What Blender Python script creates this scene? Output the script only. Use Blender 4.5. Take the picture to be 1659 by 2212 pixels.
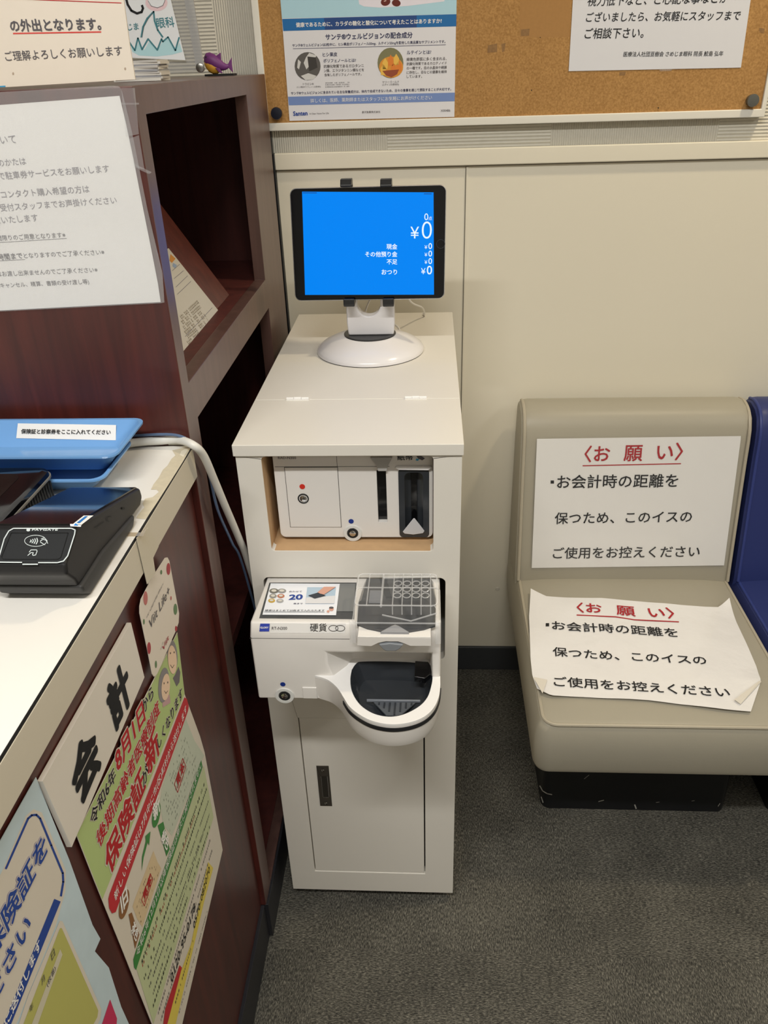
import bpy, bmesh, math, random
from mathutils import Vector, Matrix, noise
random.seed(7)
S = bpy.context.scene
COL = S.collection
for o in list(bpy.data.objects): bpy.data.objects.remove(o)

# ------------------------------------------------------------------ camera
CX, CY, CZ = 0.26336, -1.65341, 1.42
YAW, PITCH, ROLL, F = 0.06664, -0.51623, -0.03337, 1716.4565
def _rot(v):
    c, s = math.cos(YAW), math.sin(YAW)
    return Vector((c*v[0]-s*v[1], s*v[0]+c*v[1], v[2]))
_cp, _sp, _cr, _sr = math.cos(PITCH), math.sin(PITCH), math.cos(ROLL), math.sin(ROLL)
RIGHT = _rot((_cr, -_sp*_sr, _cp*_sr)); UP = _rot((-_sr, -_sp*_cr, _cp*_cr)); FWD = _rot((0, _cp, _sp))
cd = bpy.data.cameras.new('camera'); cam = bpy.data.objects.new('camera', cd); COL.objects.link(cam)
cd.sensor_fit = 'HORIZONTAL'; cd.sensor_width = 36; cd.lens = 36*F/1659; cd.clip_start = .02
M = Matrix((RIGHT, UP, -FWD)).transposed().to_4x4(); M.translation = Vector((CX, CY, CZ)); cam.matrix_world = M
S.camera = cam
CAMP = Vector((CX, CY, CZ))
def ray(u, v): return RIGHT*((u-829.5)/F) + UP*(-(v-1106)/F) + FWD
def on(u, v, ax, val):                       # measured photo point -> point on a real plane of the room
    d = ray(u, v); i = 'xyz'.index(ax); return CAMP + d*((val-CAMP[i])/d[i])
def onp(u, v, p0, n):
    d = ray(u, v); return CAMP + d*((Vector(p0)-CAMP).dot(n)/d.dot(n))

# ------------------------------------------------------------------ world, light, exposure
S.view_settings.view_transform = 'Standard'; S.view_settings.look = 'None'
S.view_settings.gamma = 1; S.view_settings.use_curve_mapping = False
S.view_settings.exposure = -0.12
w = bpy.data.worlds.new('world'); S.world = w; w.use_nodes = True
w.node_tree.nodes['Background'].inputs[0].default_value = (1, .98, .95, 1)
w.node_tree.nodes['Background'].inputs[1].default_value = 0.05
def area(name, loc, sx, sy, power, col, rot=(0, 0, 0)):
    l = bpy.data.lights.new(name, 'AREA'); l.shape = 'RECTANGLE'; l.size = sx; l.size_y = sy
    l.energy = power; l.color = col
    o = bpy.data.objects.new(name, l); o.location = loc; o.rotation_euler = rot; COL.objects.link(o); return o
ROOM_H = 2.55
area('tube_lamp_light', (.05, -1.95, ROOM_H-.06), 1.15, .08, 42, (1, .99, .965))
area('far_fill_light', (.9, -3.6, ROOM_H-.06), 1.15, .3, 12, (1, .99, .965))  # unseen lamp added as fill from the front of the room
area('side_fill_light', (2.2, -1.9, ROOM_H-.06), .3, 1.15, 15, (1, .99, .965))  # unseen lamp added to brighten the faces turned to the right
area('downlight_light', (1.15, -.55, ROOM_H-.03), .12, .12, 14, (1, .85, .60))

# ------------------------------------------------------------------ materials
def lin(c):
    r = []
    for x in c:
        x = x/255.
        r.append(x/12.92 if x <= .04045 else ((x+.055)/1.055)**2.4)
    return (*r, 1)
MATS = {}
def mat(name, c, rough=.5, metal=0, spec=.5, coat=0, emit=None, trans=0, alpha=1, ior=1.45, bump=None, mottled=None, sheen=0):
    if name in MATS: return MATS[name]
    m = bpy.data.materials.new(name); m.use_nodes = True; nt = m.node_tree; b = nt.nodes['Principled BSDF']
    b.inputs['Base Color'].default_value = lin(c); b.inputs['Roughness'].default_value = rough
    b.inputs['Metallic'].default_value = metal; b.inputs['Specular IOR Level'].default_value = spec
    b.inputs['Coat Weight'].default_value = coat; b.inputs['Coat Roughness'].default_value = .08
    b.inputs['Transmission Weight'].default_value = trans; b.inputs['Alpha'].default_value = alpha; b.inputs['IOR'].default_value = ior
    if emit:
        b.inputs['Emission Color'].default_value = lin(emit[0]); b.inputs['Emission Strength'].default_value = emit[1]
    tc = nt.nodes.new('ShaderNodeTexCoord')
    if mottled:                              # (scale, amount)
        nz = nt.nodes.new('ShaderNodeTexNoise'); nz.inputs['Scale'].default_value = mottled[0]; nz.inputs['Detail'].default_value = 5
        nt.links.new(tc.outputs['Object'], nz.inputs['Vector'])
        mx = nt.nodes.new('ShaderNodeMix'); mx.data_type = 'RGBA'
        a = lin(c); k = mottled[1]
        mx.inputs['A'].default_value = (a[0]*(1-k), a[1]*(1-k), a[2]*(1-k), 1); mx.inputs['B'].default_value = (min(1, a[0]*(1+k)), min(1, a[1]*(1+k)), min(1, a[2]*(1+k)), 1)
        nt.links.new(nz.outputs['Fac'], mx.inputs['Factor']); nt.links.new(mx.outputs['Result'], b.inputs['Base Color'])
    if bump:                                 # (scale, strength, distance)
        nz = nt.nodes.new('ShaderNodeTexNoise'); nz.inputs['Scale'].default_value = bump[0]; nz.inputs['Detail'].default_value = 4
        nt.links.new(tc.outputs['Object'], nz.inputs['Vector'])
        bp = nt.nodes.new('ShaderNodeBump'); bp.inputs['Strength'].default_value = bump[1]; bp.inputs['Distance'].default_value = bump[2]
        nt.links.new(nz.outputs['Fac'], bp.inputs['Height']); nt.links.new(bp.outputs['Normal'], b.inputs['Normal'])
    MATS[name] = m; return m

def carpet_mat():
    m = bpy.data.materials.new('woven_carpet_tiles'); m.use_nodes = True; nt = m.node_tree; N = nt.nodes; L = nt.links
    b = N['Principled BSDF']; b.inputs['Roughness'].default_value = .95; b.inputs['Specular IOR Level'].default_value = .15
    tc = N.new('ShaderNodeTexCoord'); mp = N.new('ShaderNodeMapping'); mp.inputs['Location'].default_value = (-.06, .785-1, 0)
    L.new(tc.outputs['Object'], mp.inputs['Vector'])
    ck = N.new('ShaderNodeTexChecker'); ck.inputs['Scale'].default_value = 2.0
    ck.inputs['Color1'].default_value = (0, 0, 0, 1); ck.inputs['Color2'].default_value = (1, 1, 1, 1)
    off = N.new('ShaderNodeVectorMath'); off.operation = 'ADD'; off.inputs[1].default_value = (0, 0, .1)
    L.new(mp.outputs[0], off.inputs[0]); L.new(off.outputs[0], ck.inputs['Vector'])
    outs = []
    for sc in ((620, 170, 1), (170, 620, 1)):
        mm = N.new('ShaderNodeMapping'); mm.inputs['Scale'].default_value = sc; L.new(tc.outputs['Object'], mm.inputs['Vector'])
        nz = N.new('ShaderNodeTexNoise'); nz.inputs['Scale'].default_value = 1; nz.inputs['Detail'].default_value = 2; nz.inputs['Roughness'].default_value = .7; nz.inputs['Distortion'].default_value = .5
        L.new(mm.outputs[0], nz.inputs['Vector']); outs.append(nz)
    mx = N.new('ShaderNodeMix'); mx.data_type = 'FLOAT'
    L.new(ck.outputs['Fac'], mx.inputs['Factor']); L.new(outs[0].outputs['Fac'], mx.inputs['A']); L.new(outs[1].outputs['Fac'], mx.inputs['B'])
    big = N.new('ShaderNodeTexNoise'); big.inputs['Scale'].default_value = 9; big.inputs['Detail'].default_value = 4; L.new(tc.outputs['Object'], big.inputs['Vector'])
    ad = N.new('ShaderNodeMath'); ad.operation = 'MULTIPLY_ADD'; ad.inputs[1].default_value = .18; L.new(big.outputs['Fac'], ad.inputs[0]); L.new(mx.outputs['Result'], ad.inputs[2])
    cr = N.new('ShaderNodeValToRGB'); e = cr.color_ramp.elements
    e[0].position = .42; e[0].color = lin((50, 49, 46)); e[1].position = .80; e[1].color = lin((138, 134, 122))
    e2 = cr.color_ramp.elements.new(.58); e2.color = lin((84, 82, 75))
    L.new(ad.outputs[0], cr.inputs['Fac']); L.new(cr.outputs[0], b.inputs['Base Color'])
    bp = N.new('ShaderNodeBump'); bp.inputs['Strength'].default_value = .8; bp.inputs['Distance'].default_value = .003
    L.new(ad.outputs[0], bp.inputs['Height']); L.new(bp.outputs[0], b.inputs['Normal'])
    return m

def wallpaper_mat():
    m = bpy.data.materials.new('ribbed_patchwork_wallpaper'); m.use_nodes = True; nt = m.node_tree; N = nt.nodes; L = nt.links
    b = N['Principled BSDF']; b.inputs['Roughness'].default_value = .7
    tc = N.new('ShaderNodeTexCoord'); mp = N.new('ShaderNodeMapping'); mp.inputs['Location'].default_value = (-.183, 0, -1.272)
    L.new(tc.outputs['Object'], mp.inputs['Vector']); sp = N.new('ShaderNodeSeparateXYZ'); L.new(mp.outputs[0], sp.inputs[0])
    def mth(op, a, bb=None):
        n = N.new('ShaderNodeMath'); n.operation = op
        for i, x in enumerate((a, bb)):
            if x is None: continue
            if isinstance(x, (int, float)): n.inputs[i].default_value = x
            else: L.new(x, n.inputs[i])
        return n.outputs[0]
    cx = mth('FLOOR', mth('DIVIDE', sp.outputs['X'], .306)); cz = mth('FLOOR', mth('DIVIDE', sp.outputs['Z'], .306))
    par = mth('FLOORED_MODULO', mth('ADD', cx, cz), 2.0)
    rx = mth('SINE', mth('MULTIPLY', sp.outputs['X'], 2*math.pi/.0042)); rz = mth('SINE', mth('MULTIPLY', sp.outputs['Z'], 2*math.pi/.0058))
    mx = N.new('ShaderNodeMix'); mx.data_type = 'FLOAT'; L.new(par, mx.inputs['Factor']); L.new(rz, mx.inputs['A']); L.new(rx, mx.inputs['B'])
    nz = N.new('ShaderNodeTexNoise'); nz.inputs['Scale'].default_value = 90; L.new(tc.outputs['Object'], nz.inputs['Vector'])
    h = mth('ADD', mx.outputs['Result'], mth('MULTIPLY', nz.outputs['Fac'], 1.2))
    cr = N.new('ShaderNodeValToRGB'); e = cr.color_ramp.elements
    e[0].position = .0; e[0].color = lin((196, 190, 174)); e[1].position = 1; e[1].color = lin((222, 217, 202))
    L.new(mth('MULTIPLY', mth('ADD', h, 1.0), .33), cr.inputs['Fac']); L.new(cr.outputs[0], b.inputs['Base Color'])
    bp = N.new('ShaderNodeBump'); bp.inputs['Strength'].default_value = .6; bp.inputs['Distance'].default_value = .0012
    L.new(h, bp.inputs['Height']); L.new(bp.outputs[0], b.inputs['Normal'])
    return m

def wood_mat(name, c1, c2, rough=.3, coat=.35):
    m = bpy.data.materials.new(name); m.use_nodes = True; nt = m.node_tree; N = nt.nodes; L = nt.links
    b = N['Principled BSDF']; b.inputs['Roughness'].default_value = rough; b.inputs['Coat Weight'].default_value = coat; b.inputs['Coat Roughness'].default_value = .34
    tc = N.new('ShaderNodeTexCoord'); mp = N.new('ShaderNodeMapping'); mp.inputs['Scale'].default_value = (22, 22, 1.6); L.new(tc.outputs['Object'], mp.inputs['Vector'])
    nz = N.new('ShaderNodeTexNoise'); nz.inputs['Scale'].default_value = 3; nz.inputs['Detail'].default_value = 6; nz.inputs['Distortion'].default_value = .6; L.new(mp.outputs[0], nz.inputs['Vector'])
    cr = N.new('ShaderNodeValToRGB'); e = cr.color_ramp.elements; e[0].position = .35; e[0].color = lin(c1); e[1].position = .68; e[1].color = lin(c2)
    L.new(nz.outputs['Fac'], cr.inputs['Fac']); L.new(cr.outputs[0], b.inputs['Base Color'])
    return m
def cork_mat():
    m = bpy.data.materials.new('cork'); m.use_nodes = True; nt = m.node_tree; N = nt.nodes; L = nt.links
    b = N['Principled BSDF']; b.inputs['Roughness'].default_value = .9; b.inputs['Specular IOR Level'].default_value = .15
    tc = N.new('ShaderNodeTexCoord')
    v = N.new('ShaderNodeTexNoise'); v.inputs['Scale'].default_value = 330; v.inputs['Detail'].default_value = 3; L.new(tc.outputs['Object'], v.inputs['Vector'])
    g = N.new('ShaderNodeTexNoise'); g.inputs['Scale'].default_value = 9; g.inputs['Detail'].default_value = 3; L.new(tc.outputs['Object'], g.inputs['Vector'])
    ad = N.new('ShaderNodeMath'); ad.operation = 'MULTIPLY_ADD'; ad.inputs[1].default_value = .25; L.new(g.outputs['Fac'], ad.inputs[0]); L.new(v.outputs['Fac'], ad.inputs[2])
    cr = N.new('ShaderNodeValToRGB'); e = cr.color_ramp.elements; e[0].position = .35; e[0].color = lin((150, 110, 64)); e[1].position = .95; e[1].color = lin((194, 150, 94))
    L.new(ad.outputs[0], cr.inputs['Fac']); L.new(cr.outputs[0], b.inputs['Base Color'])
    return m
def glass_mat(name, c=(255, 255, 255), rough=.02, alpha=.25, spec=.6):
    # thin clear film or acrylic: a see-through sheet with a glossy skin
    m = bpy.data.materials.new(name); m.use_nodes = True; nt = m.node_tree; N = nt.nodes; L = nt.links
    N.remove(N['Principled BSDF']); out = N['Material Output']
    t = N.new('ShaderNodeBsdfTransparent'); t.inputs[0].default_value = lin(c)
    g = N.new('ShaderNodeBsdfGlossy'); g.inputs['Roughness'].default_value = rough
    fr = N.new('ShaderNodeFresnel'); fr.inputs['IOR'].default_value = 1.5
    df = N.new('ShaderNodeBsdfDiffuse'); df.inputs[0].default_value = lin((235, 235, 235))
    m1 = N.new('ShaderNodeMixShader'); L.new(t.outputs[0], m1.inputs[1]); L.new(df.outputs[0], m1.inputs[2])
    ge = N.new('ShaderNodeNewGeometry'); sb = N.new('ShaderNodeMath'); sb.operation = 'SUBTRACT'; sb.inputs[0].default_value = 1; L.new(ge.outputs['Backfacing'], sb.inputs[1])
    ml = N.new('ShaderNodeMath'); ml.operation = 'MULTIPLY'; L.new(fr.outputs[0], ml.inputs[0]); L.new(sb.outputs[0], ml.inputs[1])
    al = N.new('ShaderNodeMath'); al.operation = 'MULTIPLY'; al.inputs[0].default_value = alpha; L.new(sb.outputs[0], al.inputs[1]); L.new(al.outputs[0], m1.inputs[0])
    m2 = N.new('ShaderNodeMixShader'); L.new(ml.outputs[0], m2.inputs[0]); L.new(m1.outputs[0], m2.inputs[1]); L.new(g.outputs[0], m2.inputs[2])
    L.new(m2.outputs[0], out.inputs[0]); return m

WALL = mat('cream_wall_panel', (226, 219, 200), .45, mottled=(3, .02))
CAB = mat('white_laminate', (224, 219, 208), .42, mottled=(2.5, .015))
WOOD = wood_mat('mahogany_veneer', (64, 25, 20), (84, 34, 27), .42, .25)
WOODIN = wood_mat('mahogany_interior', (78, 36, 32), (94, 44, 38), .55, .1)
MDF = mat('bare_mdf_edge', (196, 160, 118), .8, mottled=(60, .12))
BLACK = mat('matt_black', (22, 22, 23), .6)
DARK = mat('dark_plastic', (34, 35, 37), .35)
GLOSSBLK = mat('gloss_black', (8, 8, 10), .08, coat=.5)
WPL = mat('warm_white_plastic', (222, 218, 212), .38)
GPL = mat('pale_grey_plastic', (205, 202, 198), .42)
WGLOSS = mat('gloss_white_plastic', (225, 222, 222), .2)
MGREY = mat('mid_grey_plastic', (120, 122, 126), .4)
SMOKE = mat('smoked_grey_plastic', (48, 51, 55), .16, coat=.3)
STEEL = mat('satin_steel', (140, 138, 132), .32, metal=1)
BRONZE = mat('dark_bronze_metal', (98, 92, 84), .4, metal=.7)
CHROME = mat('chrome', (200, 200, 200), .12, metal=1)
PAPER = mat('white_paper', (228, 226, 222), .6, mottled=(8, .015))
PAPERW = mat('aged_paper', (218, 206, 190), .7, mottled=(14, .04))
INK = mat('black_ink', (18, 18, 20), .6)
INKG = mat('grey_ink', (128, 124, 130), .7)
INKD = mat('dark_grey_ink', (84, 80, 84), .7)
RED = mat('red_ink', (178, 30, 36), .6)
BLUE = mat('blue_ink', (38, 70, 150), .6)
NAVY = mat('navy_ink', (34, 38, 82), .6)
WHITEI = mat('white_ink', (238, 236, 232), .6)
FILM = glass_mat('clear_film', alpha=.20, rough=.08)
ACRY = glass_mat('clear_acrylic', alpha=.01, rough=.02)
TAPE = glass_mat('clear_tape', alpha=.16, rough=.15)

# ------------------------------------------------------------------ object helpers
ROOTS = {}
def tag(o, label, cat, group=None, kind=None):
    if label: o['label'] = label
    if cat: o['category'] = cat
    if group: o['group'] = group
    if kind: o['kind'] = kind
    return o
def thing(name, label, cat, loc, group=None):
    o = bpy.data.objects.new(name, None); COL.objects.link(o); o.location = loc; o.empty_display_size = .03
    ROOTS[o] = Vector(loc); return tag(o, label, cat, group)
def smooth(me, ang=35):
    bm = bmesh.new(); bm.from_mesh(me)
    for f in bm.faces: f.smooth = True
    for e in bm.edges:
        e.smooth = not (len(e.link_faces) != 2 or e.calc_face_angle(0) > math.radians(ang))
    bm.to_mesh(me); bm.free()
def put(name, src, m, parent=None, sm=True, origin=None, bevel=0, seg=2):
    """src is a bmesh or mesh given in world coordinates; links ONE object"""
    me = bpy.data.meshes.new(name)
    if isinstance(src, bmesh.types.BMesh): bmesh.ops.recalc_face_normals(src, faces=src.faces); src.to_mesh(me); src.free()
    else: me = src; me.name = name
    base = ROOTS.get(parent, Vector((0, 0, 0))) if parent else Vector((0, 0, 0))
    o = bpy.data.objects.new(name, me); COL.objects.link(o)
    if parent:
        o.parent = parent; loc = Vector((0, 0, 0)); ROOTS[o] = base
        me.transform(Matrix.Translation(-base))
    elif origin is not None:
        me.transform(Matrix.Translation(-Vector(origin))); o.location = origin; ROOTS[o] = Vector(origin)
    if m: 
        me.materials.clear()
        for x in (m if isinstance(m, (list, tuple)) else [m]): me.materials.append(x)
    if sm: smooth(me)
    if bevel:
        b = o.modifiers.new('bevel', 'BEVEL'); b.width = bevel; b.segments = seg; b.limit_method = 'ANGLE'; b.angle_limit = math.radians(40); b.harden_normals = False
        if sm:
            for p in me.polygons: p.use_smooth = True
            for e in me.edges: e.use_edge_sharp = False
            wn = o.modifiers.new('wn', 'WEIGHTED_NORMAL'); wn.keep_sharp = True
    return o
def struct(name, src, m, **k):
    o = put(name, src, m, **k); o['kind'] = 'structure'; return o
def B(): return bmesh.new()
def box(bm, x0, x1, y0, y1, z0, z1):
    v = [bm.verts.new((x, y, z)) for z in (z0, z1) for y in (y0, y1) for x in (x0, x1)]
    for f in ((0, 2, 3, 1), (4, 5, 7, 6), (0, 1, 5, 4), (2, 6, 7, 3), (0, 4, 6, 2), (1, 3, 7, 5)): bm.faces.new([v[i] for i in f])
    return bm
def prism(bm, prof, a0, a1, axis='x'):
    """profile points in the other two axes, extruded along axis"""
    def P(p, a):
        return {'x': (a, p[0], p[1]), 'y': (p[0], a, p[1]), 'z': (p[0], p[1], a)}[axis]
    A = [bm.verts.new(P(p, a0)) for p in prof]; Z = [bm.verts.new(P(p, a1)) for p in prof]
    n = len(prof); bm.faces.new(A[::-1]); bm.faces.new(Z)
    for i in range(n): bm.faces.new((A[i], A[(i+1) % n], Z[(i+1) % n], Z[i]))
    return bm
def loft(bm, rings, cap0=True, cap1=True):
    R = [[bm.verts.new(p) for p in r] for r in rings]; n = len(R[0])
    for a, b in zip(R, R[1:]):
        for i in range(n): bm.faces.new((a[i], a[(i+1) % n], b[(i+1) % n], b[i]))
    if cap0: bm.faces.new(R[0][::-1])
    if cap1: bm.faces.new(R[-1])
    return bm
def rr(x0, x1, y0, y1, r, n=5):
    out = []
    for cx, cy, a0 in ((x1-r, y1-r, 0), (x0+r, y1-r, 90), (x0+r, y0+r, 180), (x1-r, y0+r, 270)):
        for i in range(n+1):
            a = math.radians(a0+90*i/n); out.append((cx+r*math.cos(a), cy+r*math.sin(a)))
    return out
def lathe(bm, prof, c, n=48, axis='z'):
    rings = []
    for r, h in prof:
        ring = []
        for i in range(n):
            a = 2*math.pi*i/n
            p = {'z': (r*math.cos(a), r*math.sin(a), h), 'y': (r*math.cos(a), h, r*math.sin(a)), 'x': (h, r*math.cos(a), r*math.sin(a))}[axis]
            ring.append(Vector(c)+Vector(p))
        rings.append(ring)
    return loft(bm, rings)
def tube(bm, pts, r, n=10, sub=8):
    P = [Vector(p) for p in pts]
    if sub > 1 and len(P) > 2:
        Q = []
        for i in range(len(P)-1):
            p0 = P[max(i-1, 0)]; p1 = P[i]; p2 = P[i+1]; p3 = P[min(i+2, len(P)-1)]
            for k in range(sub):
                t = k/sub
                Q.append(.5*((2*p1)+(-p0+p2)*t+(2*p0-5*p1+4*p2-p3)*t*t+(-p0+3*p1-3*p2+p3)*t**3))
        Q.append(P[-1]); P = Q
    rings = []; up = Vector((0, 0, 1))
    for i, p in enumerate(P):
        d = (P[min(i+1, len(P)-1)]-P[max(i-1, 0)]).normalized()
        if abs(d.dot(up)) > .97 and i == 0: up = Vector((1, 0, 0))
        a = (up-d*up.dot(d)).normalized(); b = d.cross(a); up = a
        rings.append([p+(a*math.cos(2*math.pi*k/n)+b*math.sin(2*math.pi*k/n))*r for k in range(n)])
    return loft(bm, rings)
def plate(outer, holes, t, o, ex, ey, bevel=0):
    """flat plate with holes; front face in the plane o+ex*u+ey*v, body behind it"""
    c = bpy.data.curves.new('c', 'CURVE'); c.dimensions = '2D'; c.fill_mode = 'BOTH'; c.extrude = t/2
    for pts in [outer]+list(holes):
        s = c.splines.new('POLY'); s.points.add(len(pts)-1)
        for q, (x, y) in zip(s.points, pts): q.co = (x, y, 0, 1)
        s.use_cyclic_u = True
    ob = bpy.data.objects.new('c', c); me = bpy.data.meshes.new_from_object(ob)
    bpy.data.objects.remove(ob); bpy.data.curves.remove(c)
    ex = Vector(ex); ey = Vector(ey); n = ex.cross(ey)
    Mx = Matrix((ex, ey, n)).transposed().to_4x4(); Mx.translation = Vector(o)-n*(t/2)
    me.transform(Mx)
    bm = bmesh.new(); bm.from_mesh(me); bmesh.ops.remove_doubles(bm, verts=bm.verts, dist=1e-6); bpy.data.meshes.remove(me)
    return bm
def boolean(bm_a, cutters):
    me = bpy.data.meshes.new('a'); bmesh.ops.recalc_face_normals(bm_a, faces=bm_a.faces); bm_a.to_mesh(me); bm_a.free(); oa = bpy.data.objects.new('a', me); COL.objects.link(oa)
    obs = []
    for c in cutters:
        mc = bpy.data.meshes.new('b'); bmesh.ops.recalc_face_normals(c, faces=c.faces); c.to_mesh(mc); c.free(); oc = bpy.data.objects.new('b', mc); COL.objects.link(oc); obs.append(oc)
        md = oa.modifiers.new('b', 'BOOLEAN'); md.operation = 'DIFFERENCE'; md.object = oc; md.solver = 'EXACT'
    bpy.context.view_layer.update()
    dg = bpy.context.evaluated_depsgraph_get(); r = bpy.data.meshes.new_from_object(oa.evaluated_get(dg))
    for x in [oa]+obs: bpy.data.objects.remove(x)
    return r

# ---- printing on flat (or gently curved) sheets
_tc = {}
def glyphs(s, bold=0):
    k = (s, bold)
    if k not in _tc:
        c = bpy.data.curves.new('t', 'FONT'); c.body = s; c.resolution_u = 6 if len(s) < 3 and s.isascii() or s in ('0', '¥') else 2; c.offset = bold
        ob = bpy.data.objects.new('t', c); me = bpy.data.meshes.new_from_object(ob)
        V = [tuple(v.co) for v in me.vertices]; Fc = [tuple(p.vertices) for p in me.polygons]
        bpy.data.objects.remove(ob); bpy.data.curves.remove(c); bpy.data.meshes.remove(me)
        xs = [v[0] for v in V]; ys = [v[1] for v in V]
        _tc[k] = (V, Fc, min(xs), max(xs), min(ys), max(ys))
    return _tc[k]
class Print:
    def __init__(s, parent, p0, n, lift=.0003, fn=None):
        s.parent = parent; s.p0 = Vector(p0); s.n = Vector(n).normalized(); s.lift = lift; s.b = {}; s.fn = fn
    def at(s, u, v): return onp(u, v, s.p0, s.n)
    def bm(s, m, kind):
        k = (m.name, kind)
        if k not in s.b: s.b[k] = (bmesh.new(), m)
        return s.b[k][0]
    def place(s, p, lv):
        q = p+s.n*(s.lift*(1+lv))
        return q+s.fn(p) if s.fn else q
    def face(s, pts3, m, lv=0, kind='printed_graphic'):
        bm = s.bm(m, kind); vs = [bm.verts.new(s.place(p, lv)) for p in pts3]; bm.faces.new(vs)
    def poly(s, px, m, lv=0, kind='printed_graphic'): s.face([s.at(*p) for p in px], m, lv, kind)
    def ell(s, cx, cy, rx, ry, m, lv=0, rot=0, n=24):
        c, q = math.cos(rot), math.sin(rot)
        s.poly([(cx+rx*math.cos(a)*c-ry*math.sin(a)*q, cy+rx*math.cos(a)*q+ry*math.sin(a)*c) for a in [2*math.pi*i/n for i in range(n)]], m, lv)
    def stroke(s, px, w, m, lv=0, closed=False, kind='printed_graphic'):
        P = [Vector((*p, 0)) for p in px]
        if closed: P.append(P[0])
        for a, b in zip(P, P[1:]):
            d = (b-a); L = d.length
            if L < 1e-6: continue
            d /= L; nn = Vector((-d.y, d.x, 0))*w/2; a2 = a-d*w*.25; b2 = b+d*w*.25
            s.poly([(a2+nn)[:2], (b2+nn)[:2], (b2-nn)[:2], (a2-nn)[:2]], m, lv, kind)
    def line(s, txt, A, Bp, m, bold=0, shear=0, ratio=1, lv=3, h=None):
        a = s.at(*A); b = s.at(*Bp); ex = b-a; W = ex.length; ex /= W; ey = s.n.cross(ex)
        b0 = bold; V, Fc, x0, x1, y0, y1 = glyphs(txt, min(bold, 0)); k = W/(x1-x0); ky = (h/(y1-y0)) if h else k*ratio
        bm = s.bm(m, 'lettering')
        sh = [(0, 0)]
        if b0 > 0:
            n_ = 8 if b0 > .03 else 4; q_ = b0*k*.8; sh = [(q_*math.cos(math.pi/4+2*math.pi*i/n_), q_*math.sin(math.pi/4+2*math.pi*i/n_)) for i in range(n_)]
            if b0 > .03: sh.append((0, 0))
        for si, (dx_, dy_) in enumerate(sh):
            vs = []
            for v in V:
                yy = (v[1]-y0)*ky+dy_; p = a+ex*((v[0]-x0)*k+yy*shear+dx_)+ey*yy; vs.append(bm.verts.new(s.place(p, lv+si*.02)))
            for f in Fc:
                try: bm.faces.new([vs[i] for i in f])
                except ValueError: pass
    def scribble(s, A, Bp, h, m, lv=3, gap=.35, fill=.8):     # unreadable micro print: broken ticks
        a = s.at(*A); b = s.at(*Bp); ex = b-a; W = ex.length; ex /= W; ey = s.n.cross(ex); bm = s.bm(m, 'lettering'); x = 0
        while x < W:
            wd = h*random.uniform(.35, .9)
            if random.random() < fill:
                for k in range(2):
                    y0 = h*(.1+.5*k); y1 = y0+h*random.uniform(.12, .3)
                    q = [a+ex*x+ey*y0, a+ex*min(x+wd, W)+ey*y0, a+ex*min(x+wd, W)+ey*y1, a+ex*x+ey*y1]
                    bm.faces.new([bm.verts.new(s.place(p, lv)) for p in q])
                q = [a+ex*(x+wd*.4)+ey*0, a+ex*(x+wd*.6)+ey*0, a+ex*(x+wd*.6)+ey*h, a+ex*(x+wd*.4)+ey*h]
                bm.faces.new([bm.verts.new(s.place(p, lv)) for p in q])
            x += wd+h*gap
    def done(s):
        for (mn, kind), (bm, m) in s.b.items():
            me = bpy.data.meshes.new(kind); bm.to_mesh(me); bm.free(); put(kind, me, m, s.parent, sm=False)
def sheet(name, px, p0, n, m, parent=None, t=.0005, origin=None):
    """thin sheet whose outline was measured on the plane (p0,n)"""
    n = Vector(n).normalized(); bm = B(); P = [onp(u, v, p0, n) for u, v in px]
    A = [bm.verts.new(p) for p in P]; Z = [bm.verts.new(p-n*t) for p in P]; k = len(P)
    bm.faces.new(A); bm.faces.new(Z[::-1])
    for i in range(k): bm.faces.new((A[i], Z[i], Z[(i+1) % k], A[(i+1) % k]))
    return put(name, bm, m, parent, sm=False, origin=origin)

# ================================================================== ROOM
XL, XR, YF = -2.6, 3.2, -4.6
bm = B(); box(bm, XL, XR, YF, .1, -.06, 0); struct('floor', bm, carpet_mat(), sm=False)
LEDGE0, LEDGE1, XJ = 1.2403, 1.272, .3325
bm = B(); box(bm, XL, XR, .0, .12, 0, LEDGE1)
struct('wall_back', bm, WALL, sm=False)
bm = B(); box(bm, XL, XR, .0, .12, LEDGE1, ROOM_H); struct('wall_back_upper', bm, wallpaper_mat(), sm=False)
bm = B(); box(bm, -.034, XR, -.010, 0, LEDGE0+.002, LEDGE1); struct('trim_1', bm, WALL, bevel=.002)
bm = B(); box(bm, XJ-.0012, XJ+.0005, -.0012, .0, .077, LEDGE0-.001); struct('trim_2', bm, mat('joint_shadow_gap', (120, 114, 100), .8), sm=False)
bm = B(); box(bm, XJ+.0005, XJ+.0045, -.002, .0, .077, LEDGE0-.001); struct('trim_3', bm, WALL, sm=False)
bm = B(); box(bm, -.034, XR, -.0012, .0, LEDGE0-.0004, LEDGE0+.0016); struct('trim_4', bm, mat('joint_shadow_gap', (120, 114, 100), .8), sm=False)
bm = B(); box(bm, -.075, -.0365, -.028, 0, 0, 1.395); box(bm, -.0365, -.0335, -.016, 0, 0, LEDGE1)
struct('trim_5', bm, mat('black_corner_strip', (20, 22, 26), .55), bevel=.001)
bm = B(); box(bm, -.03, XR, -.008, 0, 0, .075); struct('baseboard_back', bm, mat('dark_vinyl_baseboard', (58, 60, 62), .5), bevel=.002)
ROOMW = mat('room_wall', (222, 216, 202), .6)
bm = B(); box(bm, XL-.1, XL, YF, .1, 0, ROOM_H); struct('wall_left', bm, ROOMW, sm=False)
bm = B(); box(bm, XR, XR+.1, YF, .1, 0, ROOM_H); struct('wall_right', bm, ROOMW, sm=False)
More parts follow.
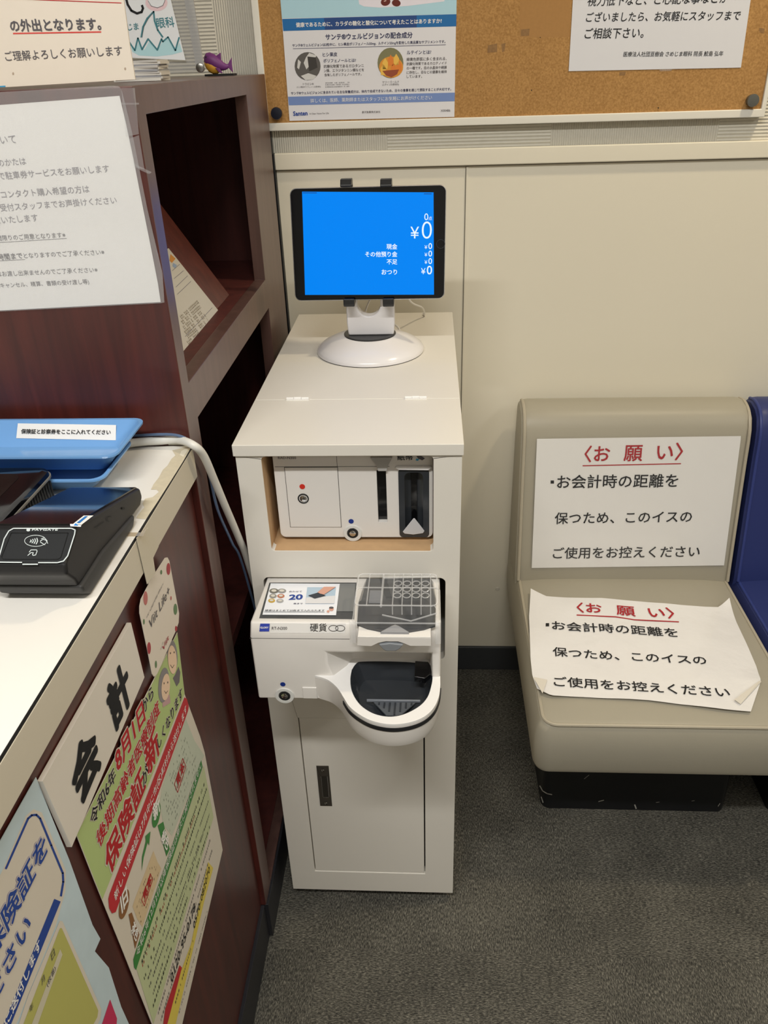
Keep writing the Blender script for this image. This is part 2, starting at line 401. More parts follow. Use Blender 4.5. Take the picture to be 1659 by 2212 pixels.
bm = B(); box(bm, XL, XR, YF-.1, YF, 0, ROOM_H); struct('wall_front', bm, ROOMW, sm=False)
bm = B(); box(bm, XL, XR, YF, .1, ROOM_H, ROOM_H+.1); struct('ceiling', bm, mat('ceiling_tiles', (228, 226, 220), .8, bump=(80, .3, .002)), sm=False)

# ================================================================== CASH CABINET
YFR = -.684                     # front face of the cabinet
KX0, KX1, ZT, ZB = -.0025, .3065, .9743, .026
def qx(u, v, Y=YFR): p = on(u, v, 'y', Y); return p.x, p.z
cab = thing('cabinet', 'narrow white laminate payment cabinet with hinged top and lower door against the wall', 'cabinet', (.152, -.37, 0))
SH0 = qx(587, 1190)[1]; OAx0 = qx(587, 1190)[0]; OAx1 = qx(936, 1190)[0]
OBx0, OBz1 = qx(568, 1247); OBx1 = qx(962, 1300)[0]; OBz0 = qx(960, 1425)[1]
Dx0, Dz0 = qx(680, 1882); Dx1 = qx(919, 1886)[0]; Dz1 = .475; ZL = ZT-.0175
bm = plate([(KX0, ZB), (KX1, ZB), (KX1, ZL), (KX0, ZL)],
           [rr(OAx0, OAx1, SH0, ZL-.0015, .006), rr(OBx0, OBx1, OBz0, OBz1, .009), rr(Dx0, Dx1, Dz0, Dz1, .001)],
           .018, (0, YFR, 0), (1, 0, 0), (0, 0, 1))
put('front_panel', bm, CAB, cab, bevel=.0006)
for n_, x0, x1 in (('side_panel', KX0, KX0+.016), ('side_panel', KX1-.016, KX1)):
    bm = B(); box(bm, x0, x1, YFR+.018, -.045, ZB, ZL); put(n_, bm, CAB, cab, bevel=.0006)
bm = B(); box(bm, KX0+.016, KX1-.016, -.06, -.05, ZB, ZL); put('back_panel', bm, CAB, cab, sm=False)
bm = B(); box(bm, KX0+.016, KX1-.016, YFR+.018, -.06, SH0-.018, SH0-.0006); box(bm, KX0+.016, OAx0-.0006, YFR+.018, -.2, SH0, ZL)
box(bm, OAx0, OAx1, YFR+.0012, YFR+.0182, SH0-.0002, SH0+.0003); box(bm, OAx0-.0003, OAx0+.0003, YFR+.0012, YFR+.0182, SH0, ZL-.002); put('upper_shelf', bm, MDF, cab, sm=False)
bm = B(); box(bm, KX0+.016, KX1-.016, YFR+.018, -.06, OBz0-.03, OBz0-.012); put('lower_shelf', bm, CAB, cab, sm=False)
LX0, LX1, LYF, LYB, HY = -.0047, .3085, -.6875, -.052, -.5225
bm = B(); box(bm, LX0, LX1, HY+.0006, LYB, ZL+.0004, ZT); put('rear_top', bm, CAB, cab, bevel=.001)
bm = B(); box(bm, LX0, LX1, LYF, HY-.0006, ZL+.0004, ZT); put('hinged_top_flap', bm, CAB, cab, bevel=.001)
for hx0, hx1 in ((.0448, .0792), (.2255, .2585)):
    bm = B(); third = (hx1-hx0)/3
    box(bm, hx0, hx1, HY-.0045, HY+.0055, ZT, ZT+.0009)
    for k, rad in ((0, .0021), (1, .0026), (2, .0021)):
        lathe(bm, [(rad, 0), (rad, third*.96)], (hx0+k*third, HY, ZT+.0018), 12, 'x')
    put('hinge', bm, mat('hinge_white', (236, 234, 230), .3), cab)
bm = B(); g = .0016
box(bm, Dx0+g, Dx1-.0022, YFR+.0015, YFR+.0185, Dz0+.002, Dz1-g)
door = put('door', bm, CAB, cab, bevel=.0008)
bm = B(); box(bm, Dx0-.002, Dx1+.002, YFR+.0186, YFR+.024, Dz0-.002, Dz1+.002); put('door_rebate', bm, BLACK, cab, sm=False)
hp = [qx(683, 1655, YFR), qx(718, 1742, YFR)]; hx0, hx1, hz0, hz1 = hp[0][0], hp[1][0]-.0005, hp[1][1], hp[0][1]
ph = (hx1-hx0)
bm = plate([(hx0, hz0), (hx1, hz0), (hx1, hz1), (hx0, hz1)], [rr(hx0+ph*.30, hx1-ph*.18, hz0+.0225, hz1-.025, .001)], .0016, (0, YFR+.0005, 0), (1, 0, 0), (0, 0, 1))
hd = put('recessed_pull', bm, BRONZE, door, bevel=.0003)
bm = B(); box(bm, hx0+ph*.315, hx1-ph*.20, YFR+.0007, YFR+.0016, hz0+.0229, hz1-.0254); put('pull_tongue', bm, mat('bronze_inner', (70, 66, 60), .4, metal=.6), door, sm=False)
for zz in (hz0+.009, hz1-.009):
    bm = B(); lathe(bm, [(.0026, 0), (.0022, -.0009), (.0009, -.0006)], ((hx0+hx1)/2, YFR-.0011, zz), 16, 'y'); put('screw', bm, CHROME, door)
for cx, cy in ((.03, -.64), (.27, -.64), (.03, -.10), (.27, -.10)):
    bm = B(); lathe(bm, [(.0005, -.008), (.0115, -.008), (.0125, 0), (.0115, .008), (.0005, .008)], (cx, cy, .0128), 20, 'x'); box(bm, cx-.012, cx+.012, cy-.012, cy+.012, .020, ZB)
    put('caster', bm, BLACK, cab)

# ================================================================== BILL MACHINE
p = on(610, 1168, 'z', SH0); YB = p.y+.001; bx0 = p.x-.0015; bx1 = on(934, 1168, 'z', SH0).x+.0005
def bq(u, v, dy=0): q = on(u, v, 'y', YB+dy); return q.x, q.z
bill = thing('bill_machine', 'pale grey banknote recycler inside the upper opening of the white cabinet', 'cash machine', ((bx0+bx1)/2, YB+.15, SH0))
slot = [bq(813, 1016), bq(837, 1128)]; dk = [bq(860, 1012), bq(927, 1160)]
top = ZL-.004
bm = plate(rr(bx0, bx1, SH0+.006, top, .008), [[(slot[0][0], slot[1][1]), (slot[1][0], slot[1][1]), (slot[1][0], slot[0][1]), (slot[0][0], slot[0][1])],
      rr(dk[0][0], dk[1][0], dk[1][1], dk[0][1], .006)], .012, (0, YB, 0), (1, 0, 0), (0, 0, 1))
put('front_cover', bm, WPL, bill, bevel=.0015)
bm = B(); box(bm, bx0+.001, dk[0][0]-.001, YB+.013, YB+.36, SH0+.004, top); box(bm, dk[0][0]-.0009, bx1-.001, YB+.045, YB+.36, SH0+.004, top); box(bm, bx0+.012, bx1-.006, YB+.0125, YB+.04, SH0+.0002, SH0+.006); put('body', bm, GPL, bill, bevel=.001)
a, b_ = bq(615, 1010), bq(737, 1138)
bm = B(); box(bm, a[0], b_[0], YB-.0012, YB+.002, b_[1], a[1]); cd_ = put('cassette_door', bm, WPL, bill, bevel=.0006)
bm = plate([(a[0]-.0008, b_[1]-.0008), (b_[0]+.0008, b_[1]-.0008), (b_[0]+.0008, a[1]+.0008), (a[0]-.0008, a[1]+.0008)],
           [[(a[0], b_[1]), (b_[0], b_[1]), (b_[0], a[1]), (a[0], a[1])]], .0004, (0, YB-.0002, 0), (1, 0, 0), (0, 0, 1)); put('door_gap', bm, mat('gap_grey', (90, 88, 86), .7), bill, sm=False)
def keylock(px, py, r, parent, dy=0, ring=None):
    x, z = bq(px, py, dy); y = YB+dy-.0012
    bm = B(); lathe(bm, [(r*1.02, .003), (r*1.02, -.0006), (r*.8, -.001), (r*.78, .0006), (r*.3, .0002)], (x, y, z), 24, 'y'); k = put('key_lock', bm, DARK, parent)
    bm = B(); lathe(bm, [(r*.62, .0004), (r*.62, -.0008), (r*.5, -.0012)], (x, y, z), 24, 'y'); box(bm, x-r*.5, x+r*.5, y-.0016, y-.001, z-.0006, z+.0006); put('lock_barrel', bm, CHROME, parent)
    if ring:
        bm = plate([(x+ring*math.cos(t), z+ring*math.sin(t)) for t in [i*math.pi/16 for i in range(32)]], [[(x+r*1.1*math.cos(t), z+r*1.1*math.sin(t)) for t in [i*math.pi/12 for i in range(24)]]], .002, (0, y-.0005, 0), (1, 0, 0), (0, 0, 1)); put('lock_ring', bm, mat('translucent_ring', (214, 214, 210), .2), parent, bevel=.0004)
keylock(655.5, 1076, .0080, bill)
keylock(762, 1151, .0078, bill, ring=.0135)
def dot(px, py, r, m, parent, Y):
    q = on(px, py, 'y', Y); bm = B(); lathe(bm, [(r, 0), (r, -.0004)], (q.x, Y, q.z), 20, 'y'); put('dot_sticker', bm, m, parent)
REDP = mat('red_sticker', (200, 44, 30), .5); BLUEP = mat('blue_sticker', (18, 48, 130), .5)
dot(653, 1051, .0040, REDP, bill, YB-.0014); dot(758.5, 1126, .0038, BLUEP, bill, YB-.0002)
bm = B(); box(bm, slot[0][0], slot[1][0], YB+.0085, YB+.0118, slot[1][1], slot[0][1]); put('note_slot', bm, GLOSSBLK, bill, sm=False)
f = [bq(800, 985), bq(848, 985), bq(838, 1003), bq(836, 1014), bq(817, 1014), bq(814, 1003)]
bm = B(); prism(bm, f, YB-.006, YB-.0005, 'y'); put('slot_guide', bm, mat('slot_guide_grey', (168, 166, 162), .3), bill, bevel=.0008)
# smoked outlet: a half round channel
xc_ = (dk[0][0]+dk[1][0])/2; rw = (dk[1][0]-dk[0][0])/2-.0006
rings = []
for z in (dk[1][1]+.001, dk[1][1]+.006, dk[0][1]-.001):
    rings.append([(xc_+rw*math.cos(t), YB+.004-rw*.55*math.sin(t)*(-1), z) for t in [i*math.pi/14 for i in range(15)]])
bm = B(); R_ = [[bm.verts.new(q) for q in r] for r in rings]
for a1, b1 in zip(R_, R_[1:]):
    for i in range(14): bm.faces.new((a1[i], a1[i+1], b1[i+1], b1[i]))
bm.faces.new(R_[0]); bm.faces.new(R_[-1]); put('note_outlet', bm, SMOKE, bill); bm = B(); box(bm, xc_-.0042, xc_+.0042, YB+.012, YB+.0135, dk[1][1]+.02, dk[0][1]-.008); put('outlet_slit', bm, GLOSSBLK, bill, sm=False)
bm = plate(rr(dk[0][0], dk[1][0], dk[1][1], dk[0][1], .006), [rr(xc_-rw*.62, xc_+rw*.62, dk[1][1]+.012, dk[0][1]-.006, .008)], .002, (0, YB-.001, 0), (1, 0, 0), (0, 0, 1)); put('outlet_surround', bm, SMOKE, bill, bevel=.0006)
bm = B(); tri = [bq(870, 1147), bq(874, 1151), bq(893, 1153), bq(914, 1150), bq(917, 1145), bq(896, 1118), bq(893, 1118)]; prism(bm, tri, YB-.003, YB-.0012, 'y'); put('pull_tab', bm, mat('tab_grey', (196, 196, 198), .35), bill, bevel=.0008)
bm = B(); prism(bm, [bq(853, 1008), bq(862, 1012), bq(925, 1013), bq(934, 1007), bq(930, 1005), bq(858, 1005)], YB-.005, YB-.0005, 'y'); put('outlet_lip', bm, mat('lip_white', (228, 226, 224), .25), bill, bevel=.0008)
z1 = bq(700, 1008)[1]; xs_ = bq(728, 1000)[0]
bm = B(); box(bm, bx0+.002, dk[0][0]-.012, YB-.0003, YB+.001, z1-.0003, z1+.0003); box(bm, xs_-.0003, xs_+.0003, YB-.0003, YB+.001, z1, top-.001)
z2 = bq(700, 1160)[1]; box(bm, bx0+.006, bx1-.006, YB-.0003, YB+.001, z2-.0002, z2+.0002); put('seam', bm, mat('gap_grey', (90, 88, 86), .7), bill, sm=False)
pr = Print(bill, (0, YB, 0), (0, -1, 0), .0003)
pr.line('RAD-N300', (601, 991), (640, 991), INKD, .01); pr.line('紙幣', (858.5, 993.5), (892, 993), INK, .02, ratio=.8)
pr.poly([(897, 981), (908, 983), (918, 990), (912, 994), (903, 990)], INKD, 1); pr.poly([(899, 990), (906, 991), (903, 995), (898, 994)], mat('cyan_ink', (60, 150, 190), .5), 2)
pr.done()

# ================================================================== COIN MACHINE
YC = -.812
def cq(u, v, Y=YC): q = on(u, v, 'y', Y); return q.x, q.z
cx0 = cq(555, 1450)[0]-.0002; cx0 = .0195; cx1 = .2775; cz0 = .636; cz1 = .7475
coin = thing('coin_machine', 'white coin recycler with clear cover and black pickup bowl jutting from the cabinet', 'cash machine', ((cx0+cx1)/2, -.70, cz0))
ztop = on(700, 1345, 'y', YC+.010).z; ztf = min(ztop, .766); zbk = OBz1-.004
body = B(); prism(body, [(YC, cz0), (YC, cz1), (YC+.012, ztf), (YFR-.006, zbk), (-.42, zbk), (-.42, cz0)], cx0, cx1, 'x')
# rounded lower left corner handled with bevel; concave niche above the bowl
nx0, nz1 = cq(722, 1400); nx1 = .268
cut = B(); loft(cut, [[(nx0-.004, YC-.02, .6465), (nx1+.0, YC-.02, .6465), (nx1+.0, YC-.02, nz1+.002), (nx0-.03, YC-.02, nz1+.002)],
                      [(nx0+.02, YC+.036, .6465), (nx1-.006, YC+.036, .6465), (nx1-.006, YC+.036, nz1-.026), (nx0+.02, YC+.036, nz1-.026)]])
me = boolean(body, [cut]); put('housing', me, WPL, coin, bevel=.003, seg=3)
zr = .680                       # bowl rim height
def rz(u, v, z=zr): q = on(u, v, 'z', z); return (q.x, q.y)
outl = [(.094, YC+.003), (.107, YC-.0015), (.123, YC-.009), (.137, YC-.024), (.147, YC-.042), (.157, YC-.060), (.172, YC-.075), (.190, YC-.086), (.213, YC-.0910), (.236, YC-.0875), (.255, YC-.077), (.268, YC-.060), (.275, YC-.038), (.2772, YC-.015), (.2772, YC+.037), (.130, YC+.037)]
def cat2(P, sub=5):
    Q = []
    for i in range(len(P)-1):
        p0, p1, p2, p3 = [Vector(P[max(0, min(len(P)-1, i+k))]) for k in (-1, 0, 1, 2)]
        for k in range(sub):
            t = k/sub; v = .5*((2*p1)+(-p0+p2)*t+(2*p0-5*p1+4*p2-p3)*t*t+(-p0+3*p1-3*p2+p3)*t**3); Q.append((v.x, v.y))
    return Q+[tuple(P[-1])]
outl = cat2(outl[:14])+outl[14:]
ins = [rz(760, 1448), rz(757, 1468), rz(760, 1492), rz(772, 1515), rz(790, 1532), rz(815, 1544), rz(845, 1548), rz(875, 1542), rz(905, 1526), rz(922, 1508), rz(930, 1488), rz(934, 1462), rz(925, 1446), rz(905, 1434), rz(852, 1430), rz(785, 1430), rz(770, 1434)]
ins = cat2(ins+[ins[0]])[:-1]
def shrink(pts, k, z, c=None):
    cx = sum(p[0] for p in pts)/len(pts); cy = sum(p[1] for p in pts)/len(pts)
    if c: cx, cy = c
    return [(cx+(p[0]-cx)*k, cy+(p[1]-cy)*k, z) for p in pts]
bm = plate(outl, [ins], .004, (0, 0, zr), (1, 0, 0), (0, 1, 0)); put('bowl_rim', bm, mat('rim_white', (232, 230, 227), .35), coin, bevel=.0015, seg=3)
bm = B(); loft(bm, [[(x, y, zr-.004) for x, y in outl], [(x, y, zr-.030) for x, y in outl], shrink(outl, .96, cz0+.001, (.2, YC+.01))], cap0=False); put('bowl_skirt', bm, WPL, coin)
bm = B(); band = outl[20:66]
o2 = [(x, y) for x, y in band]; n0 = []
for i, (x, y) in enumerate(o2):
    a1 = Vector(o2[max(i-1, 0)]); b1 = Vector(o2[min(i+1, len(o2)-1)]); d = (b1-a1).normalized(); n0.append((x+d.y*.0012, y-d.x*.0012))
vs = [[bm.verts.new((x, y, z)) for x, y in n0] for z in (zr-.0125, zr-.0065)]
vi = [[bm.verts.new((x, y, z)) for x, y in o2] for z in (zr-.0125, zr-.0065)]
for i in range(len(o2)-1):
    bm.faces.new((vs[0][i], vs[0][i+1], vs[1][i+1], vs[1][i])); bm.faces.new((vs[1][i], vs[1][i+1], vi[1][i+1], vi[1][i])); bm.faces.new((vs[0][i+1], vs[0][i], vi[0][i], vi[0][i+1]))
put('bumper_strip', bm, DARK, coin)
bc = (.214, YC-.020)
bm = B(); loft(bm, [[(x, y, zr+.0008) for x, y in ins], shrink(ins, .985, zr-.002, bc), shrink(ins, .82, zr-.026, bc), shrink(ins, .5, zr-.031, bc)], cap0=False); put("coin_bowl", bm, SMOKE, coin)
d0 = Vector((0, YC-.024, zr-.0255)); d1 = Vector((0, YC-.058, zr-.0165))
def dpt(x, t, h=0): q_ = d0.lerp(d1, t); return (x, q_.y, q_.z+h)
bm = B(); loft(bm, [[dpt(.186, 0, h), dpt(.243, 0, h), dpt(.224, 1, h), dpt(.205, 1, h)] for h in (-.002, 0)]); put('drain_plate', bm, mat('drain_grey', (92, 96, 102), .25), coin, sm=False)
bm = B()
for i in range(7):
    x = .1925+i*.0074; t1_ = 1-.26*abs(3-i); loft(bm, [[dpt(x, .05, h), dpt(x+.0022, .05, h), dpt(x+.0022, t1_, h), dpt(x, t1_, h)] for h in (0, .0012)])
put('drain_ribs', bm, mat('rib_grey', (58, 61, 66), .2), coin, sm=False)
bm = B(); box(bm, .176, .250, YC-.0225, YC-.0195, zr-.0275, zr-.0235); put('bowl_step', bm, mat('step_grey', (120, 124, 130), .15), coin, bevel=.0008)
bm = B(); prism(bm, [rz(897, 1432), rz(925, 1434), rz(938, 1452), rz(918, 1470), rz(895, 1466)], zr-.006, zr+.004, 'z'); put('coin_chute', bm, GLOSSBLK, coin, bevel=.001)
# top: display panel, label strip
tn = Vector((0, zbk-ztf, (YFR-.006)-(YC+.012))); tn = Vector((0, -(zbk-ztf), ((YFR-.006)-(YC+.012)))).normalized()
tp0 = Vector((0, YC+.012, ztf))
pr = Print(coin, tp0, tn, .0005)
scr = mat('dark_display_bezel', (70, 72, 74), .25); sgrey = mat('grey_display', (120, 122, 122), .3)
pr.poly([(582, 1259), (770, 1259), (765, 1338), (560, 1336)], scr, 0)
pr.poly([(733, 1262), (768, 1262), (764, 1322), (728, 1322)], sgrey, 1)
LCD = mat('lcd_card', (226, 228, 232), .4, emit=((226, 228, 232), .12))
pr.poly([(585, 1262), (734, 1263), (726, 1331), (567, 1330)], LCD, 2)
for (u, v, rx, ry, c) in ((592, 1279, 10, 5.5, (120, 118, 110)), (609, 1279, 9.5, 5, (150, 150, 148)), (590, 1290, 8, 5, (150, 148, 142)), (607, 1290, 8, 4.5, (188, 122, 90)), (587, 1300, 7.5, 4.5, (205, 168, 70)), (605, 1300.5, 8, 4.5, (170, 170, 170))):
    mm = mat('coin_%d_%d' % (u, v), c, .5); pr.ell(u, v, rx, ry, mm, 3); pr.ell(u, v, rx*.55, ry*.5, mat('coin_core', (214, 210, 200), .5), 4)
pr.line('合わせて', (624, 1282), (652, 1282), NAVY, .01); pr.line('20', (624.5, 1298), (652.5, 1297), BLUE, .045); pr.line('枚まで', (634, 1308), (653.5, 1308), NAVY, .02)
pr.line('硬貨はまとめて20枚まで入れられます', (572, 1323), (701, 1323), INK, .01)
pr.stroke([(571, 1324.5), (701, 1324.5)], .8, INK, 3)
pr.poly([(664, 1271), (726, 1271), (722, 1307), (660, 1307)], mat('photo_sky', (176, 198, 216), .5), 3)
pr.poly([(662, 1294), (724, 1290), (722, 1307), (660, 1307)], mat('photo_white', (222, 222, 224), .5), 4)
pr.poly([(666, 1290), (690, 1283), (704, 1291), (680, 1297)], mat('photo_dark', (48, 56, 66), .5), 5)
pr.poly([(686, 1284), (700, 1272), (726, 1272), (712, 1281), (700, 1289), (692, 1287)], mat('photo_skin', (212, 160, 140), .5), 6)
pr.ell(716, 1319, 5, 4, mat('photo_skin', (212, 160, 140), .5), 4); pr.ell(716, 1316.5, 5, 2.2, INKD, 5); pr.ell(709, 1324, 3, 2.5, mat('photo_skin', (212, 160, 140), .5), 4)
pr.done()
sn = Vector((0, -(ztf-cz1), .012)).normalized(); pr = Print(coin, (0, YC, cz1), sn, .0005)
pr.poly([(584, 1346), (747, 1347), (745, 1368), (583, 1367)], mat('label_grey', (206, 204, 200), .4), 0)
pr.poly([(562.5, 1347), (583, 1347), (581.5, 1364), (560.5, 1364)], mat('logo_blue', (14, 44, 150), .4), 1)
pr.line('GLORY', (563, 1357.5), (580.5, 1357.5), WHITEI, .02); pr.line('RT-N300', (587.5, 1360), (620.5, 1360), INKD, .005)
pr.line('硬貨', (670, 1364), (706, 1364), INK, .0); 
for cxx in (720.5, 735):
    pts = [(cxx+10*math.cos(t), 1357+6.3*math.sin(t)) for t in [i*math.pi/12 for i in range(24)]]; pr.stroke(pts, 1.1, INK, 2, closed=True)
pr.done()
zs_ = cq(600, 1379)[1]; bm = B(); box(bm, cx0-.0003, cq(755, 1379)[0], YC-.0003, YC+.002, zs_-.0003, zs_+.0003); box(bm, cx0-.0003, cx0+.002, YC, YFR, zs_-.0003, zs_+.0003); put('seam', bm, mat('gap_grey', (90, 88, 86), .7), coin, sm=False)
YB_, YB = YB, YC
x, z = cq(615, 1502); 
def bq(u, v, dy=0): return cq(u, v, YC+dy)
keylock(615, 1502, .0078, coin, ring=.0135)
YB = YB_
dot(611, 1478, .0037, BLUEP, coin, YC-.0002)
a, b_ = cq(653, 1484), cq(686, 1508); bm = B(); box(bm, a[0], b_[0], YC-.0015, YC+.002, b_[1], a[1]); put('cover_flap', bm, WPL, coin, bevel=.0008)
# hopper under the clear cover
hop = [(.166, YC+.003), (.180, YC-.005), (.200, YC-.011), (.217, YC-.013), (.236, YC-.011), (.255, YC-.006), (.270, YC+.002), (.2715, YC+.070), (.268, YFR-.010), (.168, YFR-.010), (.1635, YC+.060)]
def topz(y): t = (y-(YC+.012))/((YFR-.006)-(YC+.012)); return ztf+(zbk-ztf)*max(0, min(1, t))
bm = B(); loft(bm, [[(x, y, topz(y)+.0003) for x, y in hop], [(x, y, topz(y)+.003) for x, y in hop], shrink([(x, y) for x, y in hop], .93, ztf+.0022)], cap0=True); put('hopper', bm, mat('hopper_grey', (70, 72, 75), .2, coat=.3), coin)
bm = B(); box(bm, .178, .196, YC+.052, YC+.082, ztf+.0013, ztf+.003); put('hopper_gate', bm, MGREY, coin, bevel=.0005)
bm = B(); tri = [(.198, YC-.014), (.236, YC-.014), (.222, YC-.001), (.217, YC+.002), (.212, YC-.001)]; prism(bm, tri, ztf-.002, ztf+.0042, 'z'); put('arrow_tab', bm, mat('tab_mid_grey', (150, 150, 152), .35), coin, bevel=.0006)
# white front apron and grey push button
YA_ = YC-.019
def aq(u, v): q = on(u, v, 'y', YA_); return q.x, q.z
ap = [aq(772, 1375), aq(931, 1378), aq(931, 1396), aq(886, 1396), aq(872, 1390), aq(860, 1386.5), aq(834, 1386), aq(818, 1389), aq(802, 1396.5), aq(771, 1395)]
bm = B(); prism(bm, ap, YA_, YC+.001, 'y'); za_ = ap[0][1]
prism(bm, [(YA_+.0002, za_-.004), (YA_+.0002, za_), (YC-.012, ztf+.0006), (YC+.004, ztf+.0012), (YC+.022, ztf+.0012), (YC+.022, za_-.004)], ap[0][0]+.0002, ap[1][0]-.0002, 'x'); put('apron', bm, WPL, coin, bevel=.0008)
bt = [aq(818, 1391), aq(842, 1388), aq(872, 1391), aq(864, 1400), aq(855, 1405), aq(833, 1405), aq(826, 1400)]
bm = B(); prism(bm, bt, YA_-.002, YC+.001, 'y'); put('push_button', bm, mat('button_grey', (126, 130, 134), .3), coin, bevel=.0015)
# clear cover
ax0, ax1, ay0, ay1, az1 = .1605, .2765, YC-.003, YC+.078, .8010
def ring(x0, x1, y0, y1, z, r): return [(x, y, z) for x, y in rr(x0, x1, y0, y1, r, 6)]
bm = B(); loft(bm, [ring(ax0, ax1, ay0, ay1, ztf+.010, .006), ring(ax0+.002, ax1-.002, ay0+.001, ay1, az1-.004, .007), ring(ax0+.004, ax1-.004, ay0+.003, ay1-.002, az1-.001, .007), ring(ax0+.010, ax1-.010, ay0+.009, ay1-.008, az1, .006)], cap0=False)
cov = put('clear_cover', bm, ACRY, coin)
bm = B(); r_ = .0011
for zz, ins_ in ((az1-.001, .004), (ztf+.010, 0)):
    pts = ring(ax0+ins_, ax1-ins_, ay0+ins_, ay1-ins_, zz, .007); tube(bm, pts+[pts[0]], r_, 8, 1)
gl = glass_mat('acrylic_solid', alpha=.38, rough=.03)
put('cover_edge', bm, gl, coin)
bm = B()
for i in range(5):
    x = .214+i*.0125
    if x < ax1-.004: tube(bm, [(x, ay0+.002, az1-.014), (x, ay0+.004, az1-.001), (x, ay1-.004, az1-.001)], .0008, 6, 1)
for i in range(4):
    for j in range(3):
        cxx, cyy = .2195+i*.0125, YC+.026+j*.014; pts = [(cxx+.0052*math.cos(t), cyy+.0055*math.sin(t), az1-.0025) for t in [k*math.pi/8 for k in range(17)]]; tube(bm, pts, .0008, 6, 1)
tube(bm, [(.199, ay0+.003, az1-.002), (.199, ay1-.004, az1-.002)], .0016, 8, 1); tube(bm, [(.199, ay1-.012, az1-.002), (.272, ay1-.002, az1-.006)], .0018, 8, 1)
tube(bm, [(.180, ay0+.003, az1-.001), (.180, ay1-.004, az1-.001)], .0009, 6, 1); tube(bm, [(.200, ay0+.002, ztf+.022), (.238, ay0+.001, ztf+.013), (.272, ay0+.001, ztf+.026)], .0012, 6, 1)
put('cover_ribs', bm, gl, coin)
bm = B()
for xa, xb in ((.1570, .1650), (.2700, .2778)):
    box(bm, xa, xb, YC-.0085, YC-.003, cz1-.004, ztf+.016)
put('cover_hinge_arm', bm, glass_mat('acrylic_frosted', alpha=.30, rough=.06), coin, bevel=.001)

# ================================================================== TABLET + STAND
def oy(u, v, Y): return on(u, v, 'y', Y)
Ttop = oy(794, 402.5, -.298); Tbot = oy(798, 648, -.322)
TEY = (Ttop-Tbot).normalized(); TEX = Vector((1, 0, 0)); TN = TEX.cross(TEY)
TC = (Ttop+Tbot)/2; TW, TH = .2515, (Ttop-Tbot).length
tab = thing('tablet', 'landscape tablet with bright blue payment screen held on the white stand', 'tablet', TC)
def tabring(w, h, r, d): return [TC+TEX*x+TEY*y-TN*d for x, y in rr(-w/2, w/2, -h/2, h/2, r, 8)]
bm = B(); loft(bm, [tabring(TW-.003, TH-.003, .0095, .0065), tabring(TW, TH, .011, .004), tabring(TW, TH, .011, .001), tabring(TW-.0016, TH-.0016, .0102, 0)]); put('case', bm, mat('silver_aluminium', (210, 212, 216), .25, metal=.8), tab)
bm = B(); loft(bm, [tabring(TW-.0024, TH-.0024, .0098, .001), tabring(TW-.0024, TH-.0024, .0098, -.0004)]); put('glass_bezel', bm, mat('bezel_black', (6, 8, 14), .07), tab)
pr = Print(tab, TC+TN*.0004, TN, .0001)
SB = mat('screen_blue', (0, 4, 10), .25, spec=.15, emit=((0, 133, 244), 1.09)); SW = mat('screen_white', (20, 20, 20), .3, emit=((235, 248, 255), 1.09)); SD = mat('screen_navy', (0, 0, 0), .3, emit=((6, 50, 120), 1.0))
pr.poly([(652.5, 414), (936.5, 415.5), (937.5, 636.5), (659, 637)], SB, 0, 'screen')
L = lambda t, a, b, bo=.0: pr.line(t, a, b, SW, bo)
L('0', (916.5, 475.5), (925, 475.5), .0); L('点', (925.5, 475.7), (933.2, 475.7))
L('¥', (886.5, 515), (905, 515)); L('0', (911, 515.5), (932.5, 515.5), -.012)
for v_ in (537.8, 554, 570.2): L('¥', (917, v_), (923, v_)); L('0', (925.5, v_), (933, v_), .01)
L('¥', (909.5, 592), (919, 592), .005); L('0', (922, 592.5), (933, 592.5), .01)
L('現金', (835, 538.5), (858, 538.5), .025); L('その他預り金', (789, 554.8), (858, 554.8), .025); L('不足', (835.5, 571), (858, 571), .025); L('おつり', (824.5, 593), (857.5, 593), .025)
pr.stroke([(654, 416.5), (684, 416.7)], 1.4, SD, 2); pr.stroke([(916, 418.8), (932, 418.9)], 1.4, SD, 2)
pr.done()
hb = onp(952, 527, TC, TN); bm = B()
rg = [hb+TEX*.0068*math.cos(t)+TEY*.0068*math.sin(t)+TN*.0006 for t in [i*math.pi/12 for i in range(25)]]; tube(bm, rg, .0003, 6, 1); put('home_button', bm, mat('home_ring', (60, 66, 76), .3), tab)
st = thing('tablet_stand', 'glossy white tablet stand with round domed base and black clips', 'stand', (.158, -.289, ZT))
BC = (.158, -.289, ZT)
bm = B(); lathe(bm, [(.0925, .0002), (.0945, .0015), (.0945, .004), (.0925, .008), (.084, .0145), (.066, .023), (.050, .0285), (.044, .0302), (.002, .0302)], BC, 72); put('base', bm, WGLOSS, st)
bm = B(); lathe(bm, [(.0938, 0), (.0938, .0012)], (BC[0], BC[1], ZT+.0001), 72); put('base_gasket', bm, BLACK, st)
bm = B(); lathe(bm, [(.0455, .0285), (.0455, .0312), (.043, .0322), (.036, .0312), (.002, .0312)], BC, 48); put('swivel_cap', bm, DARK, st)
px0, px1 = oy(750, 690, -.292).x, oy(853, 690, -.292).x; zb_ = ZT+.031; zt_ = oy(800, 640, -.29).z+.06
nc = oy(797, 655, -.292); nr = (oy(822, 655, -.292).x-oy(772, 655, -.292).x)/2
prof = [(px0+.002, zb_), (px1-.002, zb_), (px1, zb_+.02), (px1, zt_), (nc.x+nr, zt_)]
prof += [(nc.x+nr*math.cos(t), nc.z+nr*math.sin(t)) for t in [-i*math.pi/16 for i in range(17)]] + [(nc.x-nr, zt_), (px0, zt_), (px0, zb_+.02)]
bm = B(); prism(bm, prof, -.302, -.278, 'y'); put('upright', bm, WGLOSS, st, bevel=.003, seg=3)
